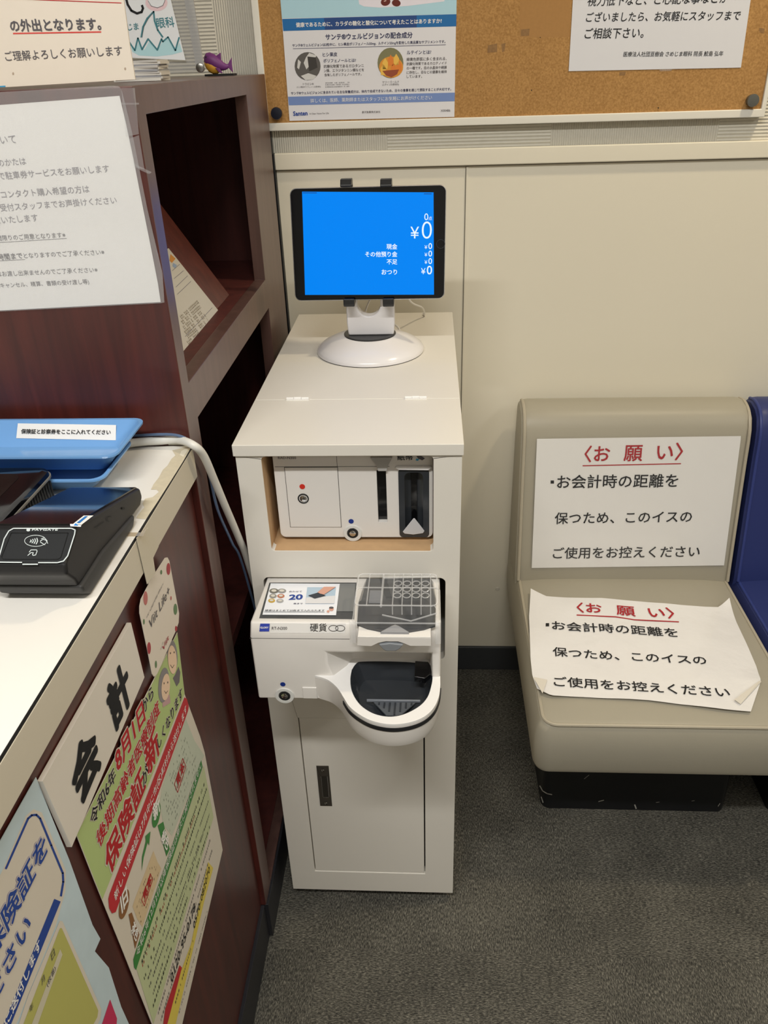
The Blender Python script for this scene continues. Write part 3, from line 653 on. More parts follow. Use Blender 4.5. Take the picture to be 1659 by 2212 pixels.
for u0, u1, v0, v1, Yc in ((734.5, 760, 388, 401.5, -.298), (821, 846.5, 388, 401.5, -.298)):
    a, b_ = oy(u0, v0, Yc-.004), oy(u1, v1, Yc-.004); bm = B()
    prism(bm, [(Yc-.0085, b_.z+.002), (Yc-.0085, b_.z-.001), (Yc-.004, b_.z+.0005), (Yc+.010, b_.z+.0005), (Yc+.012, b_.z-.02), (Yc+.016, b_.z-.02), (Yc+.016, a.z-.002), (Yc+.012, a.z), (Yc-.002, a.z)], a.x, b_.x, 'x'); put('clip', bm, DARK, st, bevel=.0008)
for u0, u1, v0, v1, Yc in ((742, 766.5, 646, 661.5, -.324), (827, 851, 645, 661.5, -.324)):
    a, b_ = oy(u0, v0, Yc-.006), oy(u1, v1, Yc-.006); bm = B()
    prism(bm, [(Yc-.011, a.z+.001), (Yc-.012, b_.z+.004), (Yc-.009, b_.z), (Yc+.022, b_.z+.001), (Yc+.022, a.z-.004), (Yc-.007, a.z-.004), (Yc-.0075, a.z+.001)], a.x, b_.x, 'x'); put('clip', bm, DARK, st, bevel=.0012)
bm = B(); box(bm, px0+.006, px1-.006, -.29, -.284, zt_-.02, Ttop.z-.02); put('back_plate', bm, DARK, st, bevel=.002)
c1 = on(857, 703, 'z', ZT+.004)
bm = B(); e1 = oy(886, 650, -.20); e2 = oy(912, 672, -.15); e0 = oy(803, 655, -.2); e00 = oy(780, 668, -.2)
tube(bm, [(e00.x-.01, -.16, ZT+.004), (e00.x, -.18, ZT+.02), (e0.x, -.20, e0.z+.01), (e1.x-.02, -.22, 1.085), (e1.x, -.2, e1.z), (e2.x, -.12, ZT+.028), (e2.x+.004, -.085, ZT+.0035), (.25, -.07, ZT+.0035)], .0016, 8, 8)
put_c = put('charging_cable', bm, mat('white_cable', (226, 224, 220), .4), None, origin=(e2.x, -.12, ZT)); tag(put_c, 'thin white charging cable looping behind the blue-screen tablet', 'cable')
bm = B(); q0 = on(868, 703, 'z', ZT+.003); tube(bm, [(.150, -.215, ZT+.003), (.175, -.190, ZT+.018), (.190, -.195, ZT+.022), (.205, -.21, ZT+.016), (.2105, -.232, ZT+.006)], .0019, 8, 8); tube(bm, [(.2095, -.226, ZT+.007), (.2135, -.245, ZT+.0045)], .0036, 10, 1); tube(bm, [(.2135, -.245, ZT+.0045), (.2145, -.250, ZT+.0042)], .0022, 8, 1)
o_ = put('loose_cable', bm, mat('white_cable', (226, 224, 220), .4), None, origin=(.2, -.2, ZT)); tag(o_, 'short white cable end with plug lying beside the tablet stand foot', 'cable')

# ================================================================== BOOKCASE
BX, BYF, BYB, BZ = -.0343, -.7643, -.030, 1.4056
bk = thing('bookcase', 'tall dark mahogany shelf unit with side cubby openings left of the cabinet', 'bookcase', (-.25, -.4, 0))
XLB = -.95; TK = .020
o1y0, o1y1, o1z0, o1z1 = -.7345, -.209, 1.0815, 1.3783
o2y0, o2y1, o2z0, o2z1 = -.7195, -.2015, .10, 1.0285
bm = plate([(BYF+.0005, .0), (BYB, .0), (BYB, BZ-.0004), (BYF+.0005, BZ-.0004)], [[(o1y0, o1z0), (o1y1, o1z0), (o1y1, o1z1), (o1y0, o1z1)], [(o2y0, o2z0), (o2y1, o2z0), (o2y1, o2z1), (o2y0, o2z1)]], TK, (BX, 0, 0), (0, 1, 0), (0, 0, 1))
SIDE = wood_mat('mahogany_sheen_tint', (86, 60, 53), (100, 72, 64), .46, .6)  # mahogany lightened and greyed, the side's sheen put into its colour
put('side_frame', bm, SIDE, bk, bevel=.0008)
bm = B(); box(bm, XLB, BX-.0004, BYF, BYF+.018, 0, BZ-.001); put('front_panel', bm, WOOD, bk, bevel=.0008)
bm = B(); box(bm, XLB, BX-.0005, BYF+.002, BYB, BZ-.02, BZ); put('top_board', bm, SIDE, bk, bevel=.0008)
bm = B(); box(bm, -.42, BX-TK-.0002, o1y0-.004, BYB-.002, 1.052, 1.0805); put('shelf', bm, WOODIN, bk, sm=False)
bm = B(); box(bm, -.44, -.42, BYF+.018, BYB, 0, BZ-.02); box(bm, -.42, BX-TK-.0002, -.035, BYB, 0, BZ-.02); box(bm, -.42, BX-TK, BYF+.018, BYB, .08, .1); put('inner_lining', bm, WOODIN, bk, sm=False)
bm = B(); box(bm, -.42, BX-TK-.0002, BYF+.0185, BYB-.006, .60, .62); put('shelf', bm, WOODIN, bk, sm=False)
# sloping display board in the upper cubby
zc1 = on(350, 436, 'x', -.19)
dsl = Vector((-.108, 0, .170)).normalized(); b0 = Vector((-.078, 0, 1.0812))
dn = Vector((.170, 0, .108)).normalized()
ye = on(500, 668, 'x', -.078).y
DY1 = -.31
bm = B(); loft(bm, [[b0+Vector((0, -.744, 0)), b0+Vector((0, DY1, 0)), b0+Vector((0, DY1, 0))+dsl*.265, b0+Vector((0, -.744, 0))+dsl*.265],
                    [b0+Vector((0, -.744, 0))-dn*.012, b0+Vector((0, DY1, 0))-dn*.012, b0+Vector((0, DY1, 0))+dsl*.265-dn*.012, b0+Vector((0, -.744, 0))+dsl*.265-dn*.012]]); put('sloping_rack', bm, wood_mat('mahogany_rack', (82, 38, 30), (100, 48, 38), .45, .2), bk, sm=False)
fp = b0+dn*.0016
_br = onp(476, 676, fp, dn); _tr = onp(364, 536, fp, dn); _bl = _br.copy(); _bl.y = -.732; _tl = _tr.copy(); _tl.y = -.732; _tr.y = min(_tr.y, -.40)
bm = B(); loft(bm, [[_bl, _br, _tr, _tl], [p_-dn*.0012 for p_ in (_bl, _br, _tr, _tl)]]); fl = put('leaflet', bm, mat('leaflet_paper', (206, 200, 184), .6), None, sm=False, origin=_bl)
tag(fl, 'cream printed leaflet leaning on the sloping rack inside the mahogany cubby', 'leaflet')
pr = Print(fl, fp, dn, .0003)
pr.poly([(368, 549), (379, 559), (371, 568), (366, 563)], mat('orange_ink', (206, 140, 60), .6), 0)
pr.poly([(374, 568), (382, 573), (378, 580), (372, 575)], mat('pale_blue_ink', (150, 168, 190), .6), 0)
for (a, b_) in (((372, 585), (388, 571)), ((376, 602), (396, 585)), ((380, 620), (405, 596)), ((383, 636), (412, 608))): pr.stroke([a, b_], 1, INKG, 0)
for i in range(6):
    pr.scribble((393+i*3, 690+i*11), (430+i*5, 655+i*10), .006, mat('faint_brown_ink', (170, 160, 140), .7), 1)
pr.stroke([(400, 727), (458, 665)], 1, INKG, 0)
pr.done()

# laminated notice on the bookcase front
YN = BYF-.0012; NF = (0, -1, 0)
no = thing('laminated_notice', 'large white laminated notice in grey print taped to the bookcase front', 'notice', on(150, 440, 'y', YN))
sheet('paper', [(-120, 236), (258, 207), (271, 262), (288, 342), (307, 440), (325, 530), (341, 612), (347, 652.5), (-120, 677)], (0, YN, 0), NF, PAPER, no, .0004)
sheet('laminate_film', [(-120, 206), (243, 185), (255, 186), (262, 192), (270, 222), (286, 290), (303, 375), (318, 450), (338, 535), (351, 590), (355, 653), (347, 655), (-120, 679)], (0, YN-.0016, 0), NF, FILM, no, .0002)
for poly in ([(262, 190), (291, 190), (300, 290), (272, 295)], [(278, 300), (300, 292), (312, 366), (290, 362)], [(262, 222), (300, 222), (300, 226), (262, 226)]):
    sheet('tape_strip', poly, (0, YN-.002, 0), NF, TAPE, no, .0002)
sheet('tape_strip', [(292, 355), (328, 372), (322, 376), (300, 366)], (0, YN-.0026, 0), NF, TAPE, no, .0002)
pr = Print(no, (0, YN, 0), NF, .00012)
L = lambda t, a, b, m=INKG, bo=0: pr.line(t, a, b, m, bo)
L('ついて', (-17, 312), (36.6, 309)); L('駐車券のかたは', (-49, 364), (58, 355.5)); L('受付で駐車券サービスをお願いします', (-33, 391), (237.5, 372)); L('度数のコンタクト購入希望の方は', (-45, 432), (194.6, 416))
L('ず受付スタッフまでお声掛けください', (-13, 458), (253.6, 440)); L('ご用意いたします', (-42, 487), (84, 478))
L('期間限りのご用意となります※', (-17, 521), (142.7, 513), INKD); pr.stroke([(-20, 525), (144, 515)], 1, INKD, 1)
L('時間まで', (-2, 562), (50, 558.5), INKD, .02); pr.stroke([(-10, 564), (54, 560.5)], 1, INKD, 1)
L('となりますのでご了承ください※', (53, 558), (226.6, 550), INKD); L('はお渡し出来ませんのでご了承ください※', (-5, 597.5), (212, 588), INKD); L('後キャンセル、精算、書類の受け渡し等)', (-9, 624), (194, 615), INKD)
pr.done()

# notice standing on the bookcase top edge
YT = BYF+.006
ns = thing('standing_notice', 'cream notice with red underlines standing on top of the bookcase front edge', 'notice', (on(150, 178, 'y', YT).x, YT, BZ))
sheet('paper', [(-100, -160), (258, -160), (267, 0), (279, 90), (292, 171.5), (0, 189), (-100, 195)], (0, YT, 0), NF, PAPERW, ns, .002)
pr = Print(ns, (0, YT, 0), NF, .00012)
pr.stroke([(-60, -6), (262, 6.5)], 1.8, RED, 1); pr.line('の外出となります。', (25, 68.5), (219.5, 64.5), INKD, .035); pr.stroke([(29, 72.4), (218, 69)], 3, mat('red_marker', (206, 70, 62), .6), 1)
pr.line('ご理解よろしくお願いします', (13.5, 132.5), (266, 120), INKD, .005); pr.poly([(-10, 186), (12, 185), (12, 188), (-10, 189)], mat('cyan_ink', (60, 150, 190), .5), 1)
for u_, v_ in ((28.5, 159), (270.5, 148.5)): pr.ell(u_, v_, 2, 3, mat('stain_brown', (170, 150, 130), .7), 1)
pr.done()

# acrylic sign holder with the hand drawn poster
YA = -.30
ac = thing('acrylic_sign_holder', 'clear acrylic sign holder standing behind the notice on the bookcase top', 'sign holder', (on(340, 155, 'y', YA).x, YA, BZ))
za = BZ
pts = [(250, -120), (388, -120), (408, 0), (440, 153), (300, 165), (250, 168)]
sheet('acrylic_panel', pts, (0, YA, 0), NF, glass_mat('grey_acrylic', (225, 225, 222), alpha=.22, rough=.05), ac, .004)
sheet('side_bar', [(380, -120), (398, -120), (418, 0), (442, 152), (425, 154), (398, 0)], (0, YA-.004, 0), NF, glass_mat('bar_acrylic', (200, 200, 196), alpha=.35, rough=.1), ac, .002)
q = on(432, 148, 'y', YA-.01); bm = B(); tube(bm, [(q.x, YA+.002, q.z), (q.x+.004, YA-.016, q.z+.001)], .0042, 16, 1); lathe(bm, [(.0062, -.018), (.0062, -.0215), (.005, -.0222)], (q.x+.003, YA, q.z+.001), 20, 'y'); put('standoff_screw', bm, STEEL, ac)
dp = sheet('hand_drawn_poster', [(240, -90), (350, -90), (369, 0), (400.5, 130), (286, 125), (240, 122)], (0, YA-.0055, 0), NF, mat('drawing_paper', (226, 228, 228), .6), None, .0006)
tag(dp, 'white hand drawn poster with teal fin and waves leaning behind the notice', 'poster')
pr = Print(dp, (0, YA-.0055, 0), NF, .00012); TEAL = mat('teal_marker', (66, 126, 134), .6); PALE = mat('pale_teal_wash', (176, 214, 218), .7)
pr.poly([(282, 94), (292, 108), (300, 92), (312, 108), (322, 90), (340, 108), (350, 92), (362, 84), (380, 108), (388, 92), (394, 112), (372, 118), (340, 122), (300, 120), (286, 112)], PALE, 0)
pr.stroke([(280, 92), (291.5, 109), (298, 82), (307, 107), (320, 84), (340, 108), (349, 84), (352, 90), (363, 80), (379, 109), (387, 81)], 3.4, TEAL, 2)
pr.stroke([(305.5, 80), (309, 58), (318, 40), (332, 25), (334, 45), (341, 65), (351.5, 80)], 3.6, TEAL, 2); pr.stroke([(307, 80), (311, 58), (320, 41), (331, 27)], 1.0, INKD, 3)
pr.line('じま', (277, 66), (300.5, 64), TEAL, .02); pr.line('眼科', (340, 61), (378, 58), TEAL, .02)
pr.stroke([(272, -5), (276, 10), (284, 23), (296, 29), (306, 26), (309, 18), (307, 12)], 5, INK, 2)
pr.ell(338, 6, 24, 18, mat('pale_pink_wash', (226, 196, 198), .7), 0); pr.ell(338, 2, 18, 14, mat('drawing_paper', (226, 228, 228), .6), 1); pr.stroke([(320, 2), (327, 13), (340, 17), (352, 12), (357, 0)], 1, INKD, 2)
pr.done()

# pile of leaflets on the bookcase top
for i in range(11):
    z = BZ+.0005+i*.0021
    dx = random.uniform(-.002, .002); tw = random.uniform(-.06, .06)
    cxx, cyy = -.1145+dx, -.475
    bm = B()
    cs = [Vector((cxx+x*math.cos(tw)-y*math.sin(tw), cyy+x*math.sin(tw)+y*math.cos(tw), z)) for x, y in ((-.032, -.022), (.030, -.022), (.030, .022), (-.032, .022))]
    up = [c+Vector((0, 0, .0017+ (.0012 if j in (1, 2) else 0))) for j, c in enumerate(cs)]
    loft(bm, [cs, up])
    lf = put('folded_leaflet', bm, mat('leaflet_edge_%d' % (i % 3), ((208, 204, 194), (188, 184, 176), (150, 150, 152))[i % 3], .7), None, origin=(cxx, cyy, z), sm=False)
    tag(lf, ('bottom', 'second from the bottom', 'third from the bottom', 'fourth from the bottom', 'fifth from the bottom', 'middle', 'fifth from the top', 'fourth from the top', 'third from the top', 'second from the top', 'topmost')[i]+' folded leaflet in the small grey pile on the bookcase', 'leaflet', 'folded leaflets piled on the bookcase top')

# shark toy
sc = on(474, 150, 'y', -.158)
sx, sy, sz = sc.x-.002, -.158, BZ+.0035
sh = thing('toy_shark', 'small purple toy shark with yellow belly on the bookcase top near the wall', 'toy', (sx, sy, sz))
PUR = mat('purple_rubber', (118, 56, 122), .45); YEL = mat('yellow_rubber', (218, 162, 56), .5)
def egg(bm, path, rad, sq=.8, n=20):
    R_ = []
    for (px_, pz_), r in zip(path, rad):
        R_.append([(sx+px_, sy+r*sq*math.cos(t), sz+pz_+r*math.sin(t)) for t in [2*math.pi*k/n for k in range(n)]])
    return loft(bm, R_)
bm = B(); egg(bm, [(-.0285, .021), (-.027, .022), (-.022, .0225), (-.014, .0215), (-.004, .0185), (.006, .0145), (.014, .0115), (.020, .011), (.024, .0125)], [.001, .0065, .0115, .0135, .0130, .0098, .0062, .0040, .0022]); put('body', bm, PUR, sh)
bm = B(); egg(bm, [(-.0285, .018), (-.0262, .017), (-.020, .014), (-.012, .0115), (-.002, .0095), (.007, .008)], [.0008, .0065, .0108, .0118, .0096, .0030], .86); put('belly', bm, YEL, sh)
for y_ in (-1,):
    bm = B(); prism(bm, [(sx-.001, sz+.029), (sx+.0095, sz+.034), (sx+.0085, sz+.021), (sx+.002, sz+.022)], sy-.0018, sy+.0018, 'y'); put('dorsal_fin', bm, PUR, sh, bevel=.001)
bm = B(); prism(bm, [(sx+.021, sz+.014), (sx+.032, sz+.026), (sx+.0305, sz+.015), (sx+.031, sz+.001), (sx+.025, sz+.007), (sx+.021, sz+.010)], sy-.0018, sy+.0018, 'y'); put('tail_fin', bm, PUR, sh, bevel=.001)
bm = B(); prism(bm, [(sx-.004, sz+.010), (sx+.005, sz+.009), (sx+.012, sz+.0005), (sx+.004, sz+.002)], sy-.0125, sy-.009, 'y'); put('side_fin', bm, PUR, sh, bevel=.0008)
bm = B(); lathe(bm, [(.0005, -.0016), (.0016, -.001), (.0018, .001)], (sx-.021, sy-.0075, sz+.027), 12, 'y'); put('eye', bm, INK, sh)
sh.scale = (.78, .80, .90)
bm = B(); box(bm, sx-.021, sx+.027, sy-.012, sy+.016, BZ+.0004, BZ+.0034); o_ = put('small_black_card', bm, BLACK, None, origin=(sx, sy, BZ)); tag(o_, 'small flat black card under the purple toy shark', 'card')

# ================================================================== COUNTER
XC, ZC, ZE = -.0321, 1.010, .9671
CYE = -.7655; CYN = -2.3
ct = thing('counter', 'reception counter with white worktop, cream edge band and mahogany front at left', 'counter', (-.3, -1.4, 0))
bm = B(); box(bm, -.9, XC-.0012, CYN, CYE, ZC-.003, ZC); put('worktop', bm, mat('white_melamine', (224, 220, 212), .25), ct, sm=False)
bm = B(); box(bm, XC-.0012, XC-.0004, CYN, CYE, ZC-.003, ZC+.0002); put('edge_line', bm, BLACK, ct, sm=False)
bm = B(); box(bm, -.9, XC, CYN, CYE, ZE, ZC-.0032); put('edge_band', bm, mat('cream_edge_band', (208, 200, 182), .45), ct, bevel=.0005)
XP = -.0430
bm = B(); box(bm, -.9, XP, CYN, CYE, .095, ZE-.0002); put('side_panel', bm, WOOD, ct, sm=False)
bm = B(); box(bm, -.9, XP+.006, CYN, CYE, 0, .094); put('kick_board', bm, mat('kick_dark', (40, 40, 44), .4), ct, bevel=.001)
bm = B(); box(bm, -.9, BX+.004, CYE+.001, BYB-.02, 0, .094); put('kick_board', bm, mat('kick_dark', (40, 40, 44), .4), bk, bevel=.001)
# peeled tape residue on the worktop
pr = Print(ct, (0, 0, ZC), (0, 0, 1), .00025)
RES = mat('tape_residue', (196, 186, 162), .6, mottled=(160, .12))
pr.poly([(404, 966), (372, 973), (379, 984), (370, 992), (362, 1006), (352, 1015), (343, 1032), (332, 1046), (326, 1058), (338, 1058), (343, 1063), (330, 1074), (313, 1078), (308, 1088), (312, 1096), (300, 1110), (294, 1120), (315, 1122), (340, 1085), (368, 1041), (395, 998), (412, 968)], RES, 0, 'tape_residue')
pr.poly([(392, 975), (404, 968), (408, 970), (396, 988), (388, 984)], mat('tape_residue_light', (214, 206, 186), .6), 1, 'tape_residue'); pr.done()

# ---- trays
TB = mat('blue_tray_plastic', (112, 160, 212), .22, coat=.3)
def tray(zb0, x0, x1, y0, y1, hgt, label):
    t = thing('shallow_tray', label, 'tray', ((x0+x1)/2, (y0+y1)/2, zb0), 'stacked blue trays on the counter')
    def R(d, z, r): return [(x, y, z) for x, y in rr(x0+d, x1-d, y0+d, y1-d, r, 6)]
    bm = B(); loft(bm, [R(.026, zb0, .010), R(.024, zb0+.001, .010), R(.004, zb0+hgt-.003, .014), R(.0, zb0+hgt-.002, .015), R(0, zb0+hgt, .015), R(.004, zb0+hgt, .014), R(.0065, zb0+hgt-.003, .013), R(.027, zb0+.003, .009)]); put('dish', bm, TB, t)
    return t
t2 = tray(ZC+.0005, -.33, -.0900, -.908, -.800, .0245, 'lower of the two stacked blue plastic trays on the white counter')
t1 = tray(ZC+.0180, -.33, -.0765, -.893, -.785, .028, 'upper of the two stacked blue plastic trays, with a printed label')
ln = Vector((0, -1, .75)).normalized(); lp = Vector((-.15, -.795, ZC+.0430))
lb = sheet('tray_label', [(38.5, 914.5), (250.5, 918), (250, 951), (35, 946.5)], (lp.x, lp.y, lp.z), ln, PAPER, t1, .0006)
pr = Print(t1, (lp.x, lp.y, lp.z), ln, .0003); pr.line('保険証と診察券をここに入れてください', (46.5, 937), (239, 939), INK, .03); pr.done()

# ---- card reader at the left
cr_ = thing('card_reader', 'black card reader with ribbed sides at the left edge of the counter', 'card reader', (-.20, -.96, ZC))
def dev_ring(x0, x1, y0, y1, z, r): return [(x, y, z) for x, y in rr(x0, x1, y0, y1, r, 6)]
bm = B(); loft(bm, [dev_ring(-.262, -.150, -1.05, -.905, ZC+.0005, .012), dev_ring(-.262, -.146, -1.055, -.900, ZC+.028, .014), dev_ring(-.262, -.146, -1.055, -.900, ZC+.030, .014)]); put('body', bm, DARK, cr_)
bm = B(); loft(bm, [dev_ring(-.264, -.144, -1.057, -.898, ZC+.0302, .015), dev_ring(-.264, -.144, -1.057, -.898, ZC+.0325, .015)]); put('trim_band', bm, mat('warm_grey_band', (120, 116, 108), .35), cr_)
bm = B(); loft(bm, [dev_ring(-.264, -.145, -1.056, -.899, ZC+.0327, .015), dev_ring(-.263, -.146, -1.055, -.900, ZC+.037, .015), dev_ring(-.259, -.150, -1.051, -.904, ZC+.0385, .013)]); put('top_face', bm, GLOSSBLK, cr_)
bm = B(); loft(bm, [dev_ring(-.250, -.170, -1.03, -.918, ZC+.0386, .012), dev_ring(-.250, -.170, -1.03, -.918, ZC+.0388, .012)]); put('reader_window', bm, mat('smudged_glass', (26, 20, 18), .22, mottled=(60, .5)), cr_)
bm = B()
for i in range(24): box(bm, -.1462, -.1452, -1.04+i*.0055, -1.0375+i*.0055, ZC+.006, ZC+.027)
put('side_ribs', bm, BLACK, cr_, sm=False)

# ---- payment terminal
XT0, XT1 = -.1205, -.0435
pt = thing('payment_terminal', 'black payment terminal with white outlined contactless pad on the counter', 'card terminal', (-.08, -1.02, ZC))
def ty(u, v, X=XT1): q = on(u, v, 'x', X); return (q.y, q.z)
hin = ty(165, 1138); bt_ = ty(303, 1053); lo = ty(142, 1217)
nose = (lo[0]-.004, lo[1]-.006)
prof = [(bt_[0]+.002, ZC+.012), (bt_[0], bt_[1]), (hin[0]+.002, hin[1]), (hin[0]-.001, hin[1]-.0015), lo, (nose[0]+.001, nose[1]-.004), (-1.0985, ZC+.026), (-1.0955, ZC+.0175), (-1.06, ZC+.016), (-.99, ZC+.010), (-.93, ZC+.006)]
bm = B(); prism(bm, prof, XT0, XT1, 'x'); put('body', bm, mat('soft_black_plastic', (26, 26, 27), .42), pt, bevel=.0035, seg=3)
prof = [(-.955, ZC+.010), (-1.04, ZC+.020), (-1.0965, ZC+.0185), (-1.0945, ZC+.010), (-1.083, ZC+.0005), (-1.03, ZC+.0005), (-.965, ZC+.0005)]
bm = B(); prism(bm, prof, XT0+.002, XT1+.003, 'x'); put('base_skirt', bm, mat('skirt_grey', (52, 52, 52), .5), pt, bevel=.003, seg=3)
s0 = Vector((0, hin[0]+.002, hin[1])); s1 = Vector((0, bt_[0], bt_[1])); sd = (s1-s0).normalized(); snn = Vector((1, 0, 0)).cross(sd)
def tri_(a, x, off): return Vector((x, 0, 0))+s0+sd*a+snn*off
Ls = (s1-s0).length
bm = B(); loft(bm, [[tri_(.002, XT0+.002, .0002), tri_(.002, XT1-.003, .0002), tri_(Ls-.002, XT1-.003, .0002), tri_(Ls-.002, XT0+.002, .0002)], [tri_(.003, XT0+.003, .001), tri_(.003, XT1-.004, .001), tri_(Ls-.003, XT1-.004, .001), tri_(Ls-.003, XT0+.003, .001)]]); put('display_glass', bm, mat('display_glass', (14, 12, 14), .05, coat=1), pt)
pp0 = Vector((0, hin[0]-.001, hin[1]-.0015)); pp1 = Vector((0, lo[0], lo[1])); pd = (pp0-pp1).normalized(); pn = Vector((1, 0, 0)).cross(pd)
pr = Print(pt, pp1+pn*.0002, pn, .0003)
SIL = mat('silver_line', (196, 204, 204), .3)
def rpath(px, r=6): return px
pr.poly([(1, 1145), (166, 1145), (140, 1216), (-30, 1216)], mat('pad_black', (30, 32, 34), .5), 0, 'contactless_pad')
pr.stroke([(0, 1200), (10, 1165), (20, 1148), (30, 1142.5), (155, 1142.5), (163, 1146), (162, 1155), (147, 1202), (138, 1213), (125, 1216.5), (84, 1216.5)], 2.4, SIL, 2); pr.stroke([(48, 1216), (-40, 1215)], 2.4, SIL, 2); pr.stroke([(50, 1220), (82, 1220)], 2.6, SIL, 2)
pr.stroke([(25, 1152), (148, 1152), (132, 1205), (126, 1209), (8, 1209), (4, 1204)], 1, mat('pad_edge', (16, 17, 18), .4), 2, closed=True)
pr.line('PAYGATE', (70, 1148), (125.5, 1148), SIL, .03, ratio=.5); pr.ell(62, 1146, 4.2, 3.2, SIL, 2)
pr.stroke([(78+24*math.cos(t), 1169.5+12*math.sin(t)) for t in [math.radians(a) for a in range(20, 335, 15)]], 1.2, SIL, 2)
for i, (xx, h_) in enumerate(((67, 3), (71.5, 5), (76, 6.5), (80.5, 8))): pr.stroke([(xx, 1170-h_*.8), (xx+1.8, 1170), (xx-1.5, 1170+h_*.8)], 2, SIL, 2)
pr.stroke([(88, 1170), (94, 1166), (100, 1168), (104, 1175)], 1.6, SIL, 2); pr.stroke([(90, 1165), (97, 1163), (103, 1170)], 1.4, SIL, 2); pr.stroke([(88, 1172), (94, 1176), (98, 1178)], 1.6, SIL, 2)
pr.stroke([(64, 1194), (68, 1189), (80, 1189), (81, 1192), (78, 1200), (72, 1201)], 1.6, SIL, 2); pr.stroke([(61, 1201), (68, 1195), (73, 1195), (71, 1200)], 1.6, SIL, 2)
pr.done()
pr = Print(pt, s0+snn*.001, snn, .0003)
pr.poly([(158, 1133), (181, 1115), (202, 1115), (176, 1135)], WHITEI, 1, 'card_sticker'); pr.poly([(166, 1131), (184, 1117), (190, 1117), (172, 1132)], mat('sticker_blue', (30, 120, 200), .4), 2, 'card_sticker'); pr.done()
pr = Print(pt, pp0+pn*.0006, pn, .0004); pr.poly([(152, 1133), (178, 1133), (175, 1139), (153, 1138)], WHITEI, 1, 'card_sticker'); pr.poly([(160, 1137), (165, 1132.5), (171, 1137)], mat('sticker_blue', (30, 120, 200), .4), 3, 'card_sticker'); pr.done()
pr = Print(pt, (XT1, 0, 0), (1, 0, 0), .0004)
pr.stroke([(207, 1142), (208, 1138), (223, 1127)], 1, BLACK, 1); pr.stroke([(235+5*math.cos(t), 1121+6*math.sin(t)) for t in [math.radians(a) for a in range(100, 330, 20)]], 1, BLACK, 1); pr.ell(265, 1098, 3, 3, BLACK, 1); pr.done()

# ---- cables beside the counter
PC = mat('white_conduit', (214, 212, 204), .35)
q = [on(-20, 985, 'z', ZC+.008), on(200, 968, 'z', ZC+.007), on(290, 956, 'z', ZC+.008), on(345, 952, 'z', ZC+.008), on(385, 950, 'z', ZC+.010), on(418, 962, 'x', -.024), on(440, 985, 'x', -.017), on(462, 1035, 'x', -.015), on(485, 1090, 'x', -.013), on(515, 1160, 'x', -.0125), on(536, 1215, 'x', -.012)]
q[0].y = -.795; q[1].y = -.79
q += [Vector((-.013, -.60, .60)), Vector((-.016, -.55, .3)), Vector((-.016, -.5, .012))]
bm = B(); tube(bm, q, .0052, 12, 8); o_ = put('cable_sleeve', bm, PC, None, origin=q[4]); tag(o_, 'thick white printed cable running off the counter end and down behind the cabinet', 'cable')
q2 = [on(290, 941, 'z', ZC+.014), on(380, 940, 'z', ZC+.018), on(420, 965, 'x', -.029), on(450, 1020, 'x', -.026), on(470, 1100, 'x', -.024), on(500, 1170, 'x', -.022), on(530, 1240, 'x', -.020), Vector((-.022, -.55, .4)), Vector((-.024, -.5, .01))]
bm = B(); tube(bm, q2, .0019, 8, 8); o_ = put('thin_cable', bm, mat('blue_grey_cable', (86, 104, 132), .4), None, origin=q2[1]); tag(o_, 'thin blue-grey cable hanging beside the thick white cable', 'cable')
cp = on(387, 958, 'z', ZC)
clip = thing('cable_clip', 'small white cable tie and mount holding the white cable at the counter corner', 'cable clip', cp)
bm = B(); box(bm, cp.x-.012, cp.x+.010, cp.y-.006, cp.y+.010, ZC+.0003, ZC+.0035); put('mount', bm, mat('clip_cream', (214, 210, 190), .4), clip, bevel=.0006)
bm = B(); lathe(bm, [(.0063, -.0018), (.0072, -.0018), (.0072, .0018), (.0063, .0018)], (cp.x-.001, cp.y+.004, ZC+.0100), 20, 'x'); box(bm, cp.x-.004, cp.x+.0015, cp.y-.002, cp.y+.004, ZC+.016, ZC+.0205); put('tie', bm, mat('clip_cream', (214, 210, 190), .4), clip)
tpx = on(322, 1150, 'x', XC).y
ms = thing('masking_tape_strip', 'beige strip of tape folded over the counter edge above the small tag', 'tape', (XC, tpx, .98))
sheet('tape_strip', [(262, 1158), (309, 1158), (318, 1140), (305, 1150), (272, 1150)], (0, 0, ZC+.0006), (0, 0, 1), glass_mat('yellowed_tape', (236, 226, 196), alpha=.25, rough=.2), ms, .0002)
sheet('tape_strip', [(295, 1162), (320, 1140), (343, 1180), (331, 1204), (336, 1238), (318, 1262)], (XC+.0014, 0, 0), (1, 0, 0), mat('beige_tape', (206, 198, 178), .4), ms, .0004)

# ================================================================== SIGNS ON THE COUNTER FRONT
NX = (1, 0, 0)
XK = XP+.0055
kk = thing('counter_sign', 'thick white board reading two large black characters on the counter front', 'sign', on(200, 1600, 'x', XK))
bo = sheet('board', [(283, 1345), (312, 1463), (155, 1830), (92, 1688)], (XK, 0, 0), NX, mat('sign_board_white', (226, 219, 208), .35), kk, .0045)
pr = Print(kk, (XK, 0, 0), NX, .00015)
SKEW = .0
def charat(ch, c, s_, m, bold):
    V, Fc, x0, x1, y0, y1 = glyphs(ch, 0); p = pr.at(*c); k = s_/max(x1-x0, y1-y0); b2 = pr.bm(m, 'lettering')
    for i_ in range(12):
        q_ = bold*k; ca, sa = math.cos(i_*math.pi/6)*q_, math.sin(i_*math.pi/6)*q_
        vs = [b2.verts.new(pr.place(p+Vector((0, (v[0]-(x0+x1)/2)*k+ca, (v[1]-(y0+y1)/2)*k+sa)), 3+i_*.02)) for v in V]
        for f_ in Fc:
            try: b2.faces.new([vs[i] for i in f_])
            except ValueError: pass
